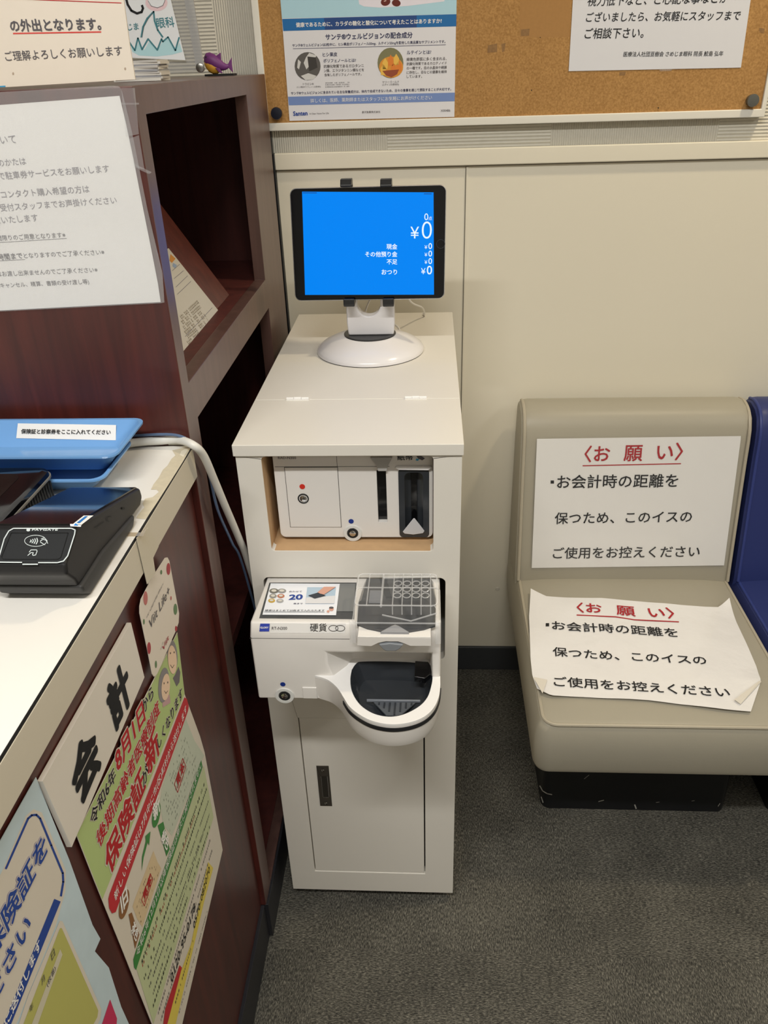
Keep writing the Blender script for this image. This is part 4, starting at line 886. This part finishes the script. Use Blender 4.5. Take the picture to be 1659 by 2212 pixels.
charat('会', (184.5, 1652), .050, INK, .045); charat('計', (257, 1501), .050, INK, .045); pr.done()

XG = XP+.0028
gp = thing('health_card_poster', 'green and white insurance card poster with red heading on the counter front', 'poster', on(320, 1800, 'x', XG))
GRN = mat('poster_green', (180, 200, 132), .5); OFF = mat('poster_white', (218, 210, 196), .5); PG = mat('pale_green', (194, 204, 160), .5); RB = mat('banner_red', (190, 44, 52), .5); DG = mat('dark_green', (60, 132, 62), .5); BR = mat('brown_ink', (140, 96, 56), .5); YL = mat('yellow_ink', (226, 206, 92), .5); FG = mat('card_green', (196, 204, 186), .5); FB = mat('card_beige', (216, 194, 156), .5)
TL, BL, BRt, TR = (165, 1803), (345, 2253), (481, 1836), (383, 1366)
sheet('paper', [TL, (205, 1905), (255, 2028), BL, (385, 2250), BRt, (442, 1625), (432, 1590), (399, 1500), TR], (XG, 0, 0), NX, OFF, gp, .0005)
pr = Print(gp, (XG, 0, 0), NX, .0001)
pr.poly([(166, 1803), (383, 1368), (398.5, 1499), (221, 1943)], GRN, 0)
J = lambda t, A, B_, m, bo, lv=6: pr.line(t, A, B_, m, bo, lv=lv)
def outl_(t, A, B_, m, bo): pr.line(t, A, B_, OFF, bo+.055, lv=3); pr.line(t, A, B_, m, bo, lv=6)
outl_('令和6年', (199, 1789), (250, 1681), INK, .02); outl_('8月1日', (254, 1671), (313, 1555), RED, .035); outl_('から', (309, 1545), (331, 1504), INK, .02)
outl_('後期高齢者医療制度', (214, 1834), (345, 1538), RED, .025)
outl_('保険証', (237, 1894), (314, 1702), RED, .035); outl_('が', (309, 1702), (321, 1674), INK, .02); outl_('新', (321, 1678), (345, 1622), RED, .035); outl_('しくなります', (342, 1619), (394, 1504), INK, .02)
pr.poly([(233, 1942), (236, 1930), (398, 1506), (403, 1510), (407, 1526), (405, 1537), (249, 1970), (241, 1973), (235, 1962)], RB, 4)
pr.line('新しい保険証は7月中に市(区)町村から送付します', (249, 1950), (403, 1537), WHITEI, .01, lv=8)
pr.poly([(345, 1733), (350, 1700), (401, 1552), (420, 1600), (441, 1632), (436, 1643), (371, 1806), (352, 1780)], FG, 1)
for i in range(9):
    pr.scribble((352+i*1.5, 1722+i*10), (396+i*4.5, 1588+i*8), .0035, mat('card_grey_ink', (140, 146, 134), .6), 2, fill=.35)
pr.stroke([(376, 1694), (394, 1638), (401, 1656), (383, 1712)], 1.2, RED, 4, closed=True); pr.line('見本', (383, 1703), (398, 1659), RED, .04, lv=6)
pr.poly([(286, 1958), (291, 1942), (331, 1838), (340, 1862), (348, 1876), (307, 2003), (296, 1985)], FB, 1)
for i in range(6): pr.scribble((291+i*2.5, 1960+i*7), (330+i*2.5, 1862+i*5), .003, mat('card_brown_ink', (150, 130, 104), .6), 2, fill=.4)
pr.stroke([(305, 1944), (324, 1887), (329, 1900), (311, 1957)], 1.2, RED, 4, closed=True); pr.line('見本', (311, 1949), (327, 1903), RED, .04, lv=6)
pr.ell(267, 1953, 9.5, 33, BR, 5, rot=.20); pr.line('旧', (262, 1973), (275, 1946), WHITEI, .04, lv=8)
pr.ell(336.5, 1760, 8, 28, DG, 5, rot=.16); pr.line('新', (332, 1776), (345, 1748), WHITEI, .04, lv=8)
pr.poly([(305, 1882), (306, 1850), (314, 1817), (313, 1806), (324, 1796), (321, 1826), (318, 1819), (309, 1853)], DG, 5)
pr.poly([(277, 1975), (284, 1971), (300, 2019), (291, 2050)], BR, 3); pr.line('茶色', (281, 2012), (292, 2035), WHITEI, .04, lv=8)
pr.poly([(340, 1783), (352, 1775), (366, 1834), (359, 1850)], DG, 3); pr.line('緑色', (346, 1815), (359, 1838), WHITEI, .04, lv=8)
pr.poly([(294, 2092), (297, 2078), (440, 1655), (461, 1765), (331, 2212)], PG, 2)
pr.poly([(287, 2073), (292, 2056), (434, 1642), (437, 1657), (293, 2095), (289, 2090)], DG, 4); pr.line('令和6年12月2日以降保険証は新たに発行されません', (296, 2070), (434, 1657), WHITEI, .0, lv=7)
for a, b_, m_ in (((302, 2094), (443, 1690), INK), ((307, 2090), (420, 1765), RED), ((311, 2118), (446, 1706), INK), ((319, 2118), (450, 1732), INKD), ((322, 2135), (440, 1795), INKD), ((330, 2150), (452, 1760), INKD), ((330, 2178), (452, 1790), INK), ((339, 2200), (455, 1812), INKD), ((347, 2207), (458, 1838), INKD)):
    pr.scribble(a, b_, .0050 if m_ is INK else .0042, m_, 5, fill=.8)
pr.line('0120-95-0178', (370, 2125), (421.5, 1963), INK, .01, lv=6)
pr.poly([(356, 2225), (384, 2115), (412, 2040), (449, 1862), (460, 1875), (441, 1945), (370, 2250)], YL, 3); pr.poly([(350, 2225), (356, 2180), (387, 2085), (392, 2090), (358, 2222)], RB, 5); pr.line('0570-082070', (419, 2008), (453, 1880), INK, .01, lv=6)
pr.scribble((378, 2170), (416, 2035), .004, INKD, 6); pr.scribble((386, 2190), (450, 1960), .003, INKD, 6)
# elderly couple drawn on the poster
SK = mat('drawn_skin', (236, 206, 178), .6); HR = mat('drawn_grey_hair', (140, 136, 138), .6); VS = mat('drawn_vest', (110, 104, 108), .6)
pr.poly([(378, 1457), (385, 1440), (389, 1452), (387, 1474), (381, 1483), (373, 1465)], VS, 2); pr.ell(372, 1417, 11, 35, HR, 2, rot=-.06); pr.ell(371.5, 1425, 9.5, 31, SK, 4, rot=-.06)
pr.poly([(358, 1500), (366, 1500), (368, 1518), (351, 1528), (350, 1510)], mat('drawn_pink', (196, 160, 160), .6), 2); pr.ell(353, 1480, 11.5, 38, HR, 3, rot=.08); pr.ell(357, 1484, 9, 29, SK, 5, rot=.08)
for u_, v_ in ((367, 1411), (375, 1409)): pr.ell(u_, v_, .8, 2.2, INK, 6)
pr.stroke([(367, 1436), (371, 1443), (375, 1436)], .8, INK, 6); pr.stroke([(354, 1492), (357, 1498), (361, 1492)], .8, INK, 7)
for u_, v_ in ((353, 1476), (361, 1474)): pr.ell(u_, v_, .8, 2.2, INK, 7)
pr.done()

XB_ = XP+.0022
bp = thing('blue_poster', 'pale blue insurance poster with blue heading at the near end of the counter', 'poster', on(80, 1900, 'x', XB_))
sheet('paper', [(-60, 1925), (78, 1679), (110, 1760), (150, 1858), (200, 1998), (217, 2028), (205, 2055), (235, 2090), (262, 2175), (305, 2270), (-60, 2600)], (XB_, 0, 0), NX, mat('poster_pale_blue', (196, 214, 222), .5, mottled=(40, .10)), bp, .0005)
pr = Print(bp, (XB_, 0, 0), NX, .0001)
pr.poly([(-60, 2010), (8, 1874), (56, 1762), (72, 1748), (90, 1755), (142, 1880), (141, 1925), (120, 2000), (40, 2200), (-60, 2420)], mat('poster_white', (218, 210, 196), .5), 0)
pr.stroke([(12, 1876), (36, 1822), (60, 1768), (68, 1761), (78, 1760), (86, 1768), (110, 1826), (135, 1886), (136, 1905), (131, 1935)], 4.5, BLUE, 2)
def out2(t, A, B_): pr.line(t, A, B_, mat('soft_lilac', (150, 140, 190), .6), .075, lv=3); pr.line(t, A, B_, OFF, .06, lv=5); pr.line(t, A, B_, BLUE, .03, lv=7)
out2('保険証を', (-22, 2090), (103, 1838)); out2('ください', (-48, 2245), (67, 2004))
pr.stroke([(122, 1948), (10, 2225)], 15, BLUE, 2); pr.line('に送付します', (14, 2220), (88, 2042), WHITEI, .03, lv=5)
pr.poly([(128, 1989), (134, 1990), (218, 2180), (216, 2200), (190, 2260), (20, 2270), (60, 2150)], mat('poster_white', (218, 210, 196), .5), 3)
pr.poly([(128, 2005), (132, 2005), (211, 2183), (209, 2197), (180, 2250), (30, 2262)], mat('olive_card', (186, 184, 104), .5), 5)
pr.poly([(128, 2050), (133, 2062), (70, 2240), (56, 2240)], mat('card_pale_stripe', (206, 200, 176), .5), 7)
for t_, a, b_ in (('日', (110, 2076), (117, 2063)), ('月', (88, 2130), (95, 2117)), ('年', (62, 2190), (70, 2177))): pr.line(t_, a, b_, INKD, 0, lv=9)
pr.line('(枚番)', (101, 2135), (119, 2096), INKD, 0, lv=9)
pr.poly([(237, 2159), (252, 2200), (250, 2225), (212, 2235), (222, 2205)], mat('magenta_ink', (198, 52, 92), .5), 3)
pr.done()

XF = XP+.0075
fy = thing('hanging_tag', 'cream dotted leaflet tag with red script hanging from tape on the counter front', 'leaflet', on(345, 1330, 'x', XF))
sheet('paper', [(305, 1172), (343, 1180), (331, 1205), (336, 1237), (357, 1205), (362, 1204), (366, 1212), (387, 1325), (386, 1345), (380, 1362), (340, 1455), (333, 1462), (329, 1456), (318, 1400), (302, 1325), (302, 1310), (305, 1294), (321, 1263)], (XF, 0, 0), NX, mat('tag_cream', (226, 216, 202), .45), fy, .0006)
pr = Print(fy, (XF, 0, 0), NX, .00012)
DR = mat('dot_red', (168, 52, 60), .5); DP = mat('dot_rose', (190, 110, 104), .5); DGr = mat('dot_green', (96, 128, 84), .5)
for u_, v_, rx, ry, m_ in ((363.5, 1229, 4.2, 13, DR), (314, 1292, 4.6, 15, DP), (321.5, 1400, 4, 13, DR), (378.5, 1316, 4, 12, DGr), (336.5, 1435, 2.2, 8, DGr), (348, 1236, 2, 5, DGr), (369, 1292, 1.6, 4.5, DP), (310.5, 1343, 1.8, 6, DGr), (380, 1358, 2.5, 6, DR)): pr.ell(u_, v_, rx, ry, m_, 1)
pr.line('Viit Life+', (323, 1362), (366, 1282), INKD, .0, shear=.2, lv=4, h=.011); pr.line('Viit', (351, 1408), (364, 1380), DR, .01, shear=.2, lv=4, h=.006)
for a, b_ in (((320, 1330), (352, 1262)), ((316, 1336), (346, 1272)), ((344, 1412), (352, 1388))): pr.scribble(a, b_, .0018, INKG, 3)
pr.done()

# ================================================================== CORK BOARD
YW = -.0055
cb = thing('cork_board', 'large cork notice board with white frame on the back wall', 'notice board', (.41, -.01, 1.75))
fx0, fz0 = on(568, 284, 'y', -.022).x, on(568, 284, 'y', -.022).z; fx1 = on(1651, 256, 'y', -.022).x
ix0, iz0 = on(581, 268.5, 'y', -.022).x, fz0+.0135; ix1 = on(1643, 245, 'y', -.022).x
bm = plate([(fx0, fz0), (fx1, fz0), (fx1, 2.20), (fx0, 2.20)], [[(ix0, iz0), (ix1, iz0), (ix1, 2.187), (ix0, 2.187)]], .020, (0, -.022, 0), (1, 0, 0), (0, 0, 1)); put('frame', bm, mat('frame_white', (228, 224, 212), .4), cb, bevel=.0015)
bm = B(); box(bm, ix0-.004, ix1+.004, -.018, -.002, iz0-.004, 2.19); put('cork_panel', bm, cork_mat(), cb, sm=False)
YCK = -.018; NW = (0, -1, 0)
pr = Print(cb, (0, YCK, 0), NW, .0001); FD = mat('cork_patch', (168, 125, 74), .9, mottled=(220, .08)); GM = mat('glue_mark', (142, 108, 70), .9, mottled=(300, .3))
pr.poly([(1124, 0), (1232, 0), (1231, 80), (1122, 80)], FD, 0, 'faded_patch'); pr.poly([(1125, 64), (1144, 62), (1143, 77), (1125, 78)], GM, 1, 'glue_mark'); pr.poly([(1054, 98), (1074, 94), (1074, 112), (1053, 114)], GM, 1, 'glue_mark'); pr.poly([(1083, 95), (1092, 93), (1090, 110), (1085, 113)], GM, 1, 'glue_mark'); pr.poly([(1338, 156), (1352, 155), (1350, 163), (1338, 163)], GM, 1, 'glue_mark'); pr.poly([(1640, 60), (1652, 62), (1650, 72), (1641, 70)], GM, 1, 'glue_mark')
pr.ell(1422, 233, 1.4, 1.4, BLACK, 1); pr.ell(1148, 195, 1, 1.6, BLACK, 1); pr.ell(1167, 81, 1, 1, BLACK, 1); pr.done()
YP = YCK-.0012
sp = thing('supplement_poster', 'blue and white eye supplement poster on the left of the cork board', 'poster', on(800, 100, 'y', YP))
sheet('paper', [(592, -160), (989, -160), (986, 0), (981.5, 252.5), (625.5, 261), (606, 0)], (0, YP, 0), NW, mat('poster_lilac_white', (226, 224, 226), .4), sp, .0006)
pr = Print(sp, (0, YP, 0), NW, .0001)
CY = mat('poster_cyan', (176, 214, 226), .45); pr.poly([(593, -155), (988.5, -155), (986, 30.5), (609, 40)], CY, 0)
pr.poly([(773, -8), (776, 9), (786, 14), (820, 16.5), (880, 13), (960, 3), (962, -12)], mat('dish_white', (232, 226, 234), .4), 1); pr.ell(833, 4, 10.5, 8.5, mat('capsule_red', (104, 44, 38), .2), 2, rot=-.3); pr.ell(856, 6.5, 9.5, 7.5, mat('capsule_red', (104, 44, 38), .2), 2, rot=.2); pr.ell(832, 2, 3, 1.2, mat('capsule_glint', (214, 176, 166), .4), 3, rot=-.4)
pr.poly([(609.5, 41), (986, 30.7), (985.5, 56.8), (612, 67)], mat('band_blue', (16, 104, 168), .45), 1); pr.poly([(700, 39), (900, 33.5), (900, 59), (702, 64.4)], mat('band_navy', (24, 66, 128), .45), 2)
L = lambda t, a, b, m=NAVY, bo=0: pr.line(t, a, b, m, bo, lv=5)
L('健康であるために、カラダの糖化と酸化について考えたことはありますか?', (640, 59), (954, 50), WHITEI, .03)
L('サンテ®ウェルビジョンの配合成分', (703.5, 86.5), (891, 82), NAVY, .03); L('サンテ®ウェルビジョンは2粒中に、ヒシ果皮ポリフェノール50mg、ルテイン20mgを配合した高品質なサプリメントです。', (632, 102.5), (962, 94), NAVY, .02)
pr.stroke([(633, 105.3), (963, 96.7)], .9, NAVY, 3)
pr.ell(664.5, 143, 28, 30.5, mat('photo_grey', (92, 88, 84), .5), 2); pr.poly([(668, 114), (684, 120), (672, 138), (662, 150), (656, 136), (661, 124)], mat('photo_light', (212, 210, 206), .5), 3); pr.poly([(644, 128), (650, 134), (646, 150), (642, 146)], mat('photo_light', (212, 210, 206), .5), 3); pr.poly([(650, 164), (666, 158), (684, 164), (676, 172), (660, 173)], mat('photo_light', (212, 210, 206), .5), 3); pr.poly([(664, 122), (682, 124), (686, 146), (668, 154)], mat('photo_black', (58, 54, 50), .5), 4)
pr.ell(843.5, 136, 28, 33, mat('photo_olive', (126, 122, 84), .5), 2); pr.ell(845, 145, 26, 23, mat('photo_orange', (222, 148, 48), .5), 3); 
for k, (u_, v_) in enumerate(((832, 135), (844, 128), (856, 126), (862, 140), (828, 148), (850, 146))): pr.poly([(u_-5, v_+14), (u_-6, v_), (u_, v_-10), (u_+6, v_), (u_+5, v_+14)], mat(('petal_yellow', 'petal_amber')[k % 2], ((238, 188, 80), (226, 128, 44))[k % 2], .5), 4)
pr.poly([(826, 153), (862, 150), (858, 160), (846, 167), (834, 163)], mat('photo_brown', (150, 72, 40), .5), 5)
L('ヒシ果皮', (697.6, 122.5), (728.7, 121.5), NAVY, .015); L('ポリフェノールとは?', (699, 135), (769, 133.5), NAVY, .015)
L('抗糖化物質であるガロタンニ', (699.5, 147), (786, 145), INKD, .01); L('ン類、エラジタンニン類などを', (700, 156), (786.5, 154), INKD, .01); L('含有したポリフェノールです。', (701, 165), (781, 163), INKD, .01)
L('ルテインとは?', (879, 117.5), (931.5, 116.3), NAVY, .015)
for i, t_ in enumerate(('緑黄色野菜に多く含まれる、', '抗酸化物質であるカロテノイド', 'の一種です。目の水晶体や網膜', 'に存在し、目などの健康を維持')): L(t_, (878.5, 132+9.3*i), (965, 130+9.3*i), INKD, .01)
L('しています。', (878.5, 168.5), (911.5, 168), INKD, .01)
L('トウビシ®', (654.6, 184), (678, 183.5), INKD); L('(ヒシ果皮ポリフェノール原材料)', (641.5, 190.5), (693, 189.5), INKD)
for v_ in (180.5, 184.5, 189): pr.scribble((703, v_), (755, v_-1.3), .0018, INKD, 4)
L('マリーゴールド', (826, 180), (862, 179), INKD); L('(ルテインの原材料)', (825.5, 186), (862, 185), INKD)
L('サンテ®ウェルビジョンに含まれている主な栄養成分は、体内で合成できないため、日々の食事を通じて摂取することが大切です。', (629, 204.5), (974.5, 195.5), NAVY, .02)
pr.poly([(622, 209), (982.6, 200), (982, 218.5), (624, 227.5)], mat('band_periwinkle', (118, 142, 194), .45), 2); L('詳しくは、医師、薬剤師またはスタッフにお気軽にお声がけください', (671, 222), (933, 215), WHITEI, .0)
L('Santen', (634, 250), (664.4, 248.8), BLUE, .04); L('A Clear Vision For Life', (668.6, 247.5), (710.5, 246), INKD); L('参天製薬株式会社', (782, 245), (821.7, 244), INKD); L('X00486', (952, 241.5), (972.7, 241), INKD)
pr.done()
nb = thing('serif_notice', 'white notice with black serif text on the right of the cork board', 'notice', on(1420, 80, 'y', YP))
sheet('paper', [(1247, -160), (1645, -160), (1621.5, 0), (1600.5, 146), (1228.5, 153.7), (1237.5, 0)], (0, YP, 0), NW, mat('cool_white_paper', (220, 220, 224), .4), nb, .0008)
pr = Print(nb, (0, YP, 0), NW, .00012)
L = lambda t, a, b, bo=.012: pr.line(t, a, b, INK, bo, shear=.06, ratio=1.06)
L('視力低下など、ご心配な事などが', (1268, 13.5), (1572, 6.5)); L('ございましたら、お気軽にスタッフまで', (1265, 48), (1597, 44)); L('ご相談下さい。', (1262, 84), (1389, 82)); L('医療法人社団亘樹会 さめじま眼科 院長 鮫島 弘年', (1346, 122.5), (1561, 121), .01)
pr.done()
sheet('tape_piece', [(1424, 149), (1452, 148.5), (1450, 153), (1426, 154)], (0, YP-.0004, 0), NW, TAPE, nb, .0002)
for u_, v_, m_, lab in ((597, 245, mat('knob_navy', (24, 28, 42), .3), 'round navy magnet at the lower left corner of the cork board'), (1627, 217, mat('knob_grey', (92, 92, 86), .35), 'round grey magnet at the lower right corner of the cork board')):
    q = on(u_, v_, 'y', -.030); bm = B(); lathe(bm, [(.0085, -.018), (.0095, -.0195), (.0098, -.028), (.0105, -.0295), (.0100, -.0318), (.0040, -.0325)], (q.x, 0, q.z), 28, 'y'); o_ = put('magnet', bm, m_, None, origin=(q.x, -.018, q.z)); tag(o_, lab, 'magnet', 'magnets on the cork board')
q = on(1075, 1272, 'y', 0); bm = B(); lathe(bm, [(.0055, 0), (.0050, -.0012), (.002, -.0016)], (q.x, -.0001, q.z), 16, 'y'); o_ = put('screw_cap', bm, mat('cap_cream', (214, 208, 192), .5), None, origin=(q.x, 0, q.z)); tag(o_, 'small cream screw cap on the wall panel beside the beige seat', 'screw cap')

# ================================================================== WAITING SEATS
def upholstery(name, c):
    return mat(name, c, .42, spec=.4, mottled=(5, .05), bump=(260, .12, .0008))
BEI = upholstery('beige_vinyl', (160, 154, 138)); BLU = upholstery('blue_vinyl', (42, 52, 104))
BEIP = upholstery('beige_piping', (172, 164, 146)); BLUP = upholstery('blue_piping', (50, 62, 122))
SX0, SX1, SYF, SYB, SZT, SZB = .4505, .9265, -.6215, -.165, .4000, .2835
def make_seat(mc, mp, label, dx=0):
    t = thing('waiting_seat', label, 'seat', ((SX0+SX1)/2+dx, -.33, 0), 'waiting room seats along the back wall')
    def R(d, z, r): return [(x+dx, y, z) for x, y in rr(SX0+d, SX1-d, SYF+d, -.012, r, 6)]
    bm = B(); loft(bm, [R(.012, SZB, .02), R(.004, SZB+.004, .024), R(.0, SZB+.015, .026), R(-.001, .345, .026), R(.002, .382, .026), R(.008, .3955, .026), R(.013, .3985, .026), R(.022, SZT, .024), R(.06, SZT+.0035, .02), R(.12, SZT+.005, .02)]); cu = put('cushion', bm, mc, t)
    pts = [Vector((x+dx, y, .3985)) for x, y in rr(SX0+.0125, SX1-.0125, SYF+.0085, -.10, .024, 8)]
    bm = B(); tube(bm, pts+[pts[0]], .0034, 8, 1); put('piping', bm, mp, cu)
    # backrest: side profile swept across the width with rounded top corners
    prof = [(-.170, .388), (-.171, .402), (-.163, .45), (-.140, .60), (-.128, .68), (-.124, .715), (-.118, .745), (-.106, .768), (-.088, .780), (-.060, .785), (-.035, .780), (-.022, .765), (-.014, .70), (-.010, .30), (-.10, .30), (-.165, .32)]
    bm = B(); n = len(prof); cols = []
    for k, (xo, sc) in enumerate(((0, .93), (.004, .965), (.010, .99), (.020, 1.0), (.06, 1.0), (.238, 1.004))):
        cols.append((xo, sc))
    xsall = [(SX0+dx+.003+xo, sc) for xo, sc in cols]+[(SX1+dx-.003-xo, sc) for xo, sc in reversed(cols[:-1])]
    rings = []
    for x, sc in xsall:
        ring = []
        for (y, z) in prof:
            cy_, cz_ = -.07, .56
            ring.append((x, cy_+(y-cy_)*(sc if y < cy_ else 1), cz_+(z-cz_)*(1-(1-sc)*.55 if z > cz_ else 1)))
        rings.append(ring)
    loft(bm, rings); put('backrest', bm, mc, t)
    for xx in (SX0+dx+.0095, SX1+dx-.0095):
        bm = B(); tube(bm, [(xx, y-.0015 if z < .76 else y, z-(.0035 if z > .74 else 0)) for y, z in prof[1:11]], .0036, 8, 4); put('piping', bm, mp, t)
    bm = B(); loft(bm, [[(x+dx, y, z) for x, y in rr(.504, .893, -.457, -.015, .018, 5)] for z in (0, SZB+.004)]); pl_ = put('plinth', bm, mat('black_plinth', (24, 25, 27), .35), t)
    return t, pl_
s1, pl1 = make_seat(BEI, BEIP, 'beige vinyl waiting seat with two paper signs on its back and cushion')
pr = Print(pl1, (0, -.457, 0), (0, -1, 0), .0003); SCF = mat('scuff_mark', (150, 148, 140), .7)
for pts, w_ in (([(1166, 1697), (1172, 1708), (1182, 1714), (1192, 1716)], 2), ([(1262, 1682), (1268, 1677), (1272, 1674)], 1.2), ([(1293, 1731), (1304, 1728)], 1.8), ([(1371, 1738), (1374, 1746)], 3), ([(1417, 1733), (1424, 1732)], 1.2), ([(1494, 1730), (1500, 1729)], 1), ([(1551, 1741), (1555, 1735)], 1.4), ([(1169, 1721), (1173, 1733)], 2)): pr.stroke(pts, w_, SCF, 1, kind='scuffs')
pr.done()
s2, pl2 = make_seat(BLU, BLUP, 'deep blue vinyl waiting seat at the right edge, next to the beige seat', .4795)

# sign taped on the seat back
b0_ = Vector((.6, -.163, .45)); b1_ = Vector((.6, -.128, .68)); bu = (b1_-b0_).normalized(); bn = Vector((1, 0, 0)).cross(bu); sp0 = b0_+bn*.0035
sg = thing('seat_back_sign', 'flat white sign with red heading taped to the beige seat back', 'sign', onp(1370, 1085, sp0, bn))
sheet('paper', [(1160, 948), (1600.5, 942), (1600, 950), (1564, 1221.5), (1148.5, 1227)], sp0, bn, PAPER, sg, .0005)
sheet('laminate_film', [(1157, 944), (1600, 938), (1604, 944), (1600, 985), (1568, 1224), (1146, 1230)], sp0+bn*.0014, bn, glass_mat('laminate_gloss', alpha=.02, rough=.12), sg, .0002)
pr = Print(sg, sp0, bn, .00025)
DRED = mat('deep_red_ink', (168, 26, 36), .6)
def signtext(pr, L1, u1, L2, dt, L3, L4):
    pr.line('〈お', L1[0], L1[1], DRED, .02); pr.line('願', L1[2], L1[3], DRED, .02); pr.line('い〉', L1[4], L1[5], DRED, .02); pr.stroke(u1, 2.2, DRED, 1)
    pr.line('お会計時の距離を', *L2, INK, .015); pr.poly([(dt[0]-3.6, dt[1]-3.4), (dt[0]+3.6, dt[1]-3.4), (dt[0]+3.6, dt[1]+3.4), (dt[0]-3.6, dt[1]+3.4)], INK, 2)
    pr.line('保つため、このイスの', *L3, INK, .015); pr.line('ご使用をお控えください', *L4, INK, .015)
signtext(pr, ((1262, 998), (1316, 997), (1347, 996), (1386, 995.5), (1418, 995), (1473, 993.5)), [(1259, 1006), (1470.5, 1001.5)], ((1203, 1055), (1463, 1052)), (1193, 1041), ((1198, 1132), (1493, 1128)), ((1194, 1207), (1510, 1203)))
pr.done()
# crumpled sign on the cushion
ZS = SZT+.0090
def crumple(p):
    x, y = p.x, p.y
    h = noise.noise(Vector((x*9, y*11, .3)))*.0022+noise.noise(Vector((x*24, y*21, 2.3)))*.0009
    c0 = on(1574, 1299, 'z', ZS); d = (Vector((x, y, 0))-Vector((c0.x, c0.y, 0))).length; h += .010*max(0, 1-d/.07)**2
    c0 = on(1146, 1277, 'z', ZS); d = (Vector((x, y, 0))-Vector((c0.x, c0.y, 0))).length; h += .008*max(0, 1-d/.08)**2
    c0 = on(1644, 1474, 'z', ZS); d = (Vector((x, y, 0))-Vector((c0.x, c0.y, 0))).length; h += .006*max(0, 1-d/.06)**2
    return Vector((0, 0, h))
top_ = [(1146, 1277), (1180, 1289), (1300, 1292), (1435, 1304), (1480, 1308), (1552, 1313), (1574, 1299)]
bot_ = [(1160, 1487), (1190, 1502), (1300, 1507), (1400, 1512), (1500, 1524), (1560, 1532), (1622, 1537)]
lef_ = [(1146, 1277), (1143, 1330), (1146, 1420), (1150, 1458), (1160, 1487)]
rig_ = [(1574, 1299), (1592, 1345), (1614, 1395), (1634, 1440), (1643, 1474), (1622, 1537)]
def samp(pl_, t):
    d = [0]
    for a, b in zip(pl_, pl_[1:]): d.append(d[-1]+math.hypot(b[0]-a[0], b[1]-a[1]))
    t *= d[-1]
    for i in range(len(pl_)-1):
        if t <= d[i+1]+1e-9:
            k = (t-d[i])/(d[i+1]-d[i]); return (pl_[i][0]+(pl_[i+1][0]-pl_[i][0])*k, pl_[i][1]+(pl_[i+1][1]-pl_[i][1])*k)
    return pl_[-1]
NU, NV = 48, 32
cs = thing('cushion_sign', 'crumpled laminated white sign with curled corners lying on the beige seat cushion', 'sign', on(1380, 1400, 'z', ZS))
bm = B(); G = []
for j in range(NV+1):
    row = []; v = j/NV
    for i in range(NU+1):
        u = i/NU; a = samp(top_, u); b = samp(bot_, u); c = samp(lef_, v); d = samp(rig_, v)
        P_ = []
        for k in (0, 1): P_.append((1-v)*a[k]+v*b[k]+(1-u)*c[k]+u*d[k]-((1-u)*(1-v)*top_[0][k]+u*(1-v)*top_[-1][k]+(1-u)*v*bot_[0][k]+u*v*bot_[-1][k]))
        q = on(P_[0], P_[1], 'z', ZS); row.append(bm.verts.new(q+crumple(q)))
    G.append(row)
for j in range(NV):
    for i in range(NU): bm.faces.new((G[j][i], G[j][i+1], G[j+1][i+1], G[j+1][i]))
LAMP = mat('laminated_paper', (230, 228, 226), .35, coat=.8, bump=(28, .5, .004))
o_ = put('laminated_sheet', bm, LAMP, cs)
md = o_.modifiers.new('s', 'SOLIDIFY'); md.thickness = .0005; md.offset = -1
bm = B(); ff = [(1600, 1521), (1586, 1512), (1640, 1472), (1644, 1475)]; vs = [bm.verts.new(on(u_, v_, 'z', ZS+.004)+Vector((0, 0, .001*k))) for k, (u_, v_) in enumerate(ff)]; bm.faces.new(vs); put('folded_corner', bm, mat('fold_cream', (214, 208, 196), .4), cs, sm=False)
bm = B(); ff = [(1152, 1462), (1182, 1468), (1172, 1498)]; vs = [bm.verts.new(on(u_, v_, 'z', ZS+.006)) for (u_, v_) in ff]; bm.faces.new(vs); put('folded_corner', bm, mat('fold_cream', (214, 208, 196), .4), cs, sm=False)
pr = Print(cs, (0, 0, ZS), (0, 0, 1), .0004, crumple)
signtext(pr, ((1247, 1324), (1301, 1327), (1333, 1330), (1373, 1333), (1404, 1335), (1459, 1338)), [(1246, 1329), (1330, 1334), (1370, 1340), (1466, 1344)], ((1193, 1361), (1466, 1378)), (1182.5, 1350), ((1195, 1418), (1528, 1438)), ((1197, 1483), (1579, 1508)))
pr.done()

# ================================================================== CEILING LAMPS (above the frame; the far and right ones are added fill)
LW = mat('lamp_diffuser', (240, 238, 230), .4, emit=((255, 246, 230), 1.5))
for nm, lx, ly, sx_, sy_, lab in (('ceiling_lamp', .05, -1.95, 1.25, .16, 'long fluorescent ceiling lamp above the payment cabinet'), ('ceiling_lamp', .9, -3.6, 1.25, .36, 'added fill lamp on the ceiling at the far front of the room'), ('ceiling_lamp', 2.2, -1.9, .36, 1.25, 'added fill lamp on the ceiling over the waiting seats on the right')):
    t = thing(nm, lab, 'ceiling lamp', (lx, ly, ROOM_H-.04))
    bm = plate([(lx-sx_/2, ly-sy_/2), (lx+sx_/2, ly-sy_/2), (lx+sx_/2, ly+sy_/2), (lx-sx_/2, ly+sy_/2)], [[(lx-sx_/2+.02, ly-sy_/2+.02), (lx+sx_/2-.02, ly-sy_/2+.02), (lx+sx_/2-.02, ly+sy_/2-.02), (lx-sx_/2+.02, ly+sy_/2-.02)]], .03, (0, 0, ROOM_H-.002), (1, 0, 0), (0, 1, 0)); put('housing', bm, ROOMW, t, sm=False)
    bm = B(); box(bm, lx-sx_/2+.021, lx+sx_/2-.021, ly-sy_/2+.021, ly+sy_/2-.021, ROOM_H-.02, ROOM_H-.012); put('diffuser', bm, LW, t, sm=False)
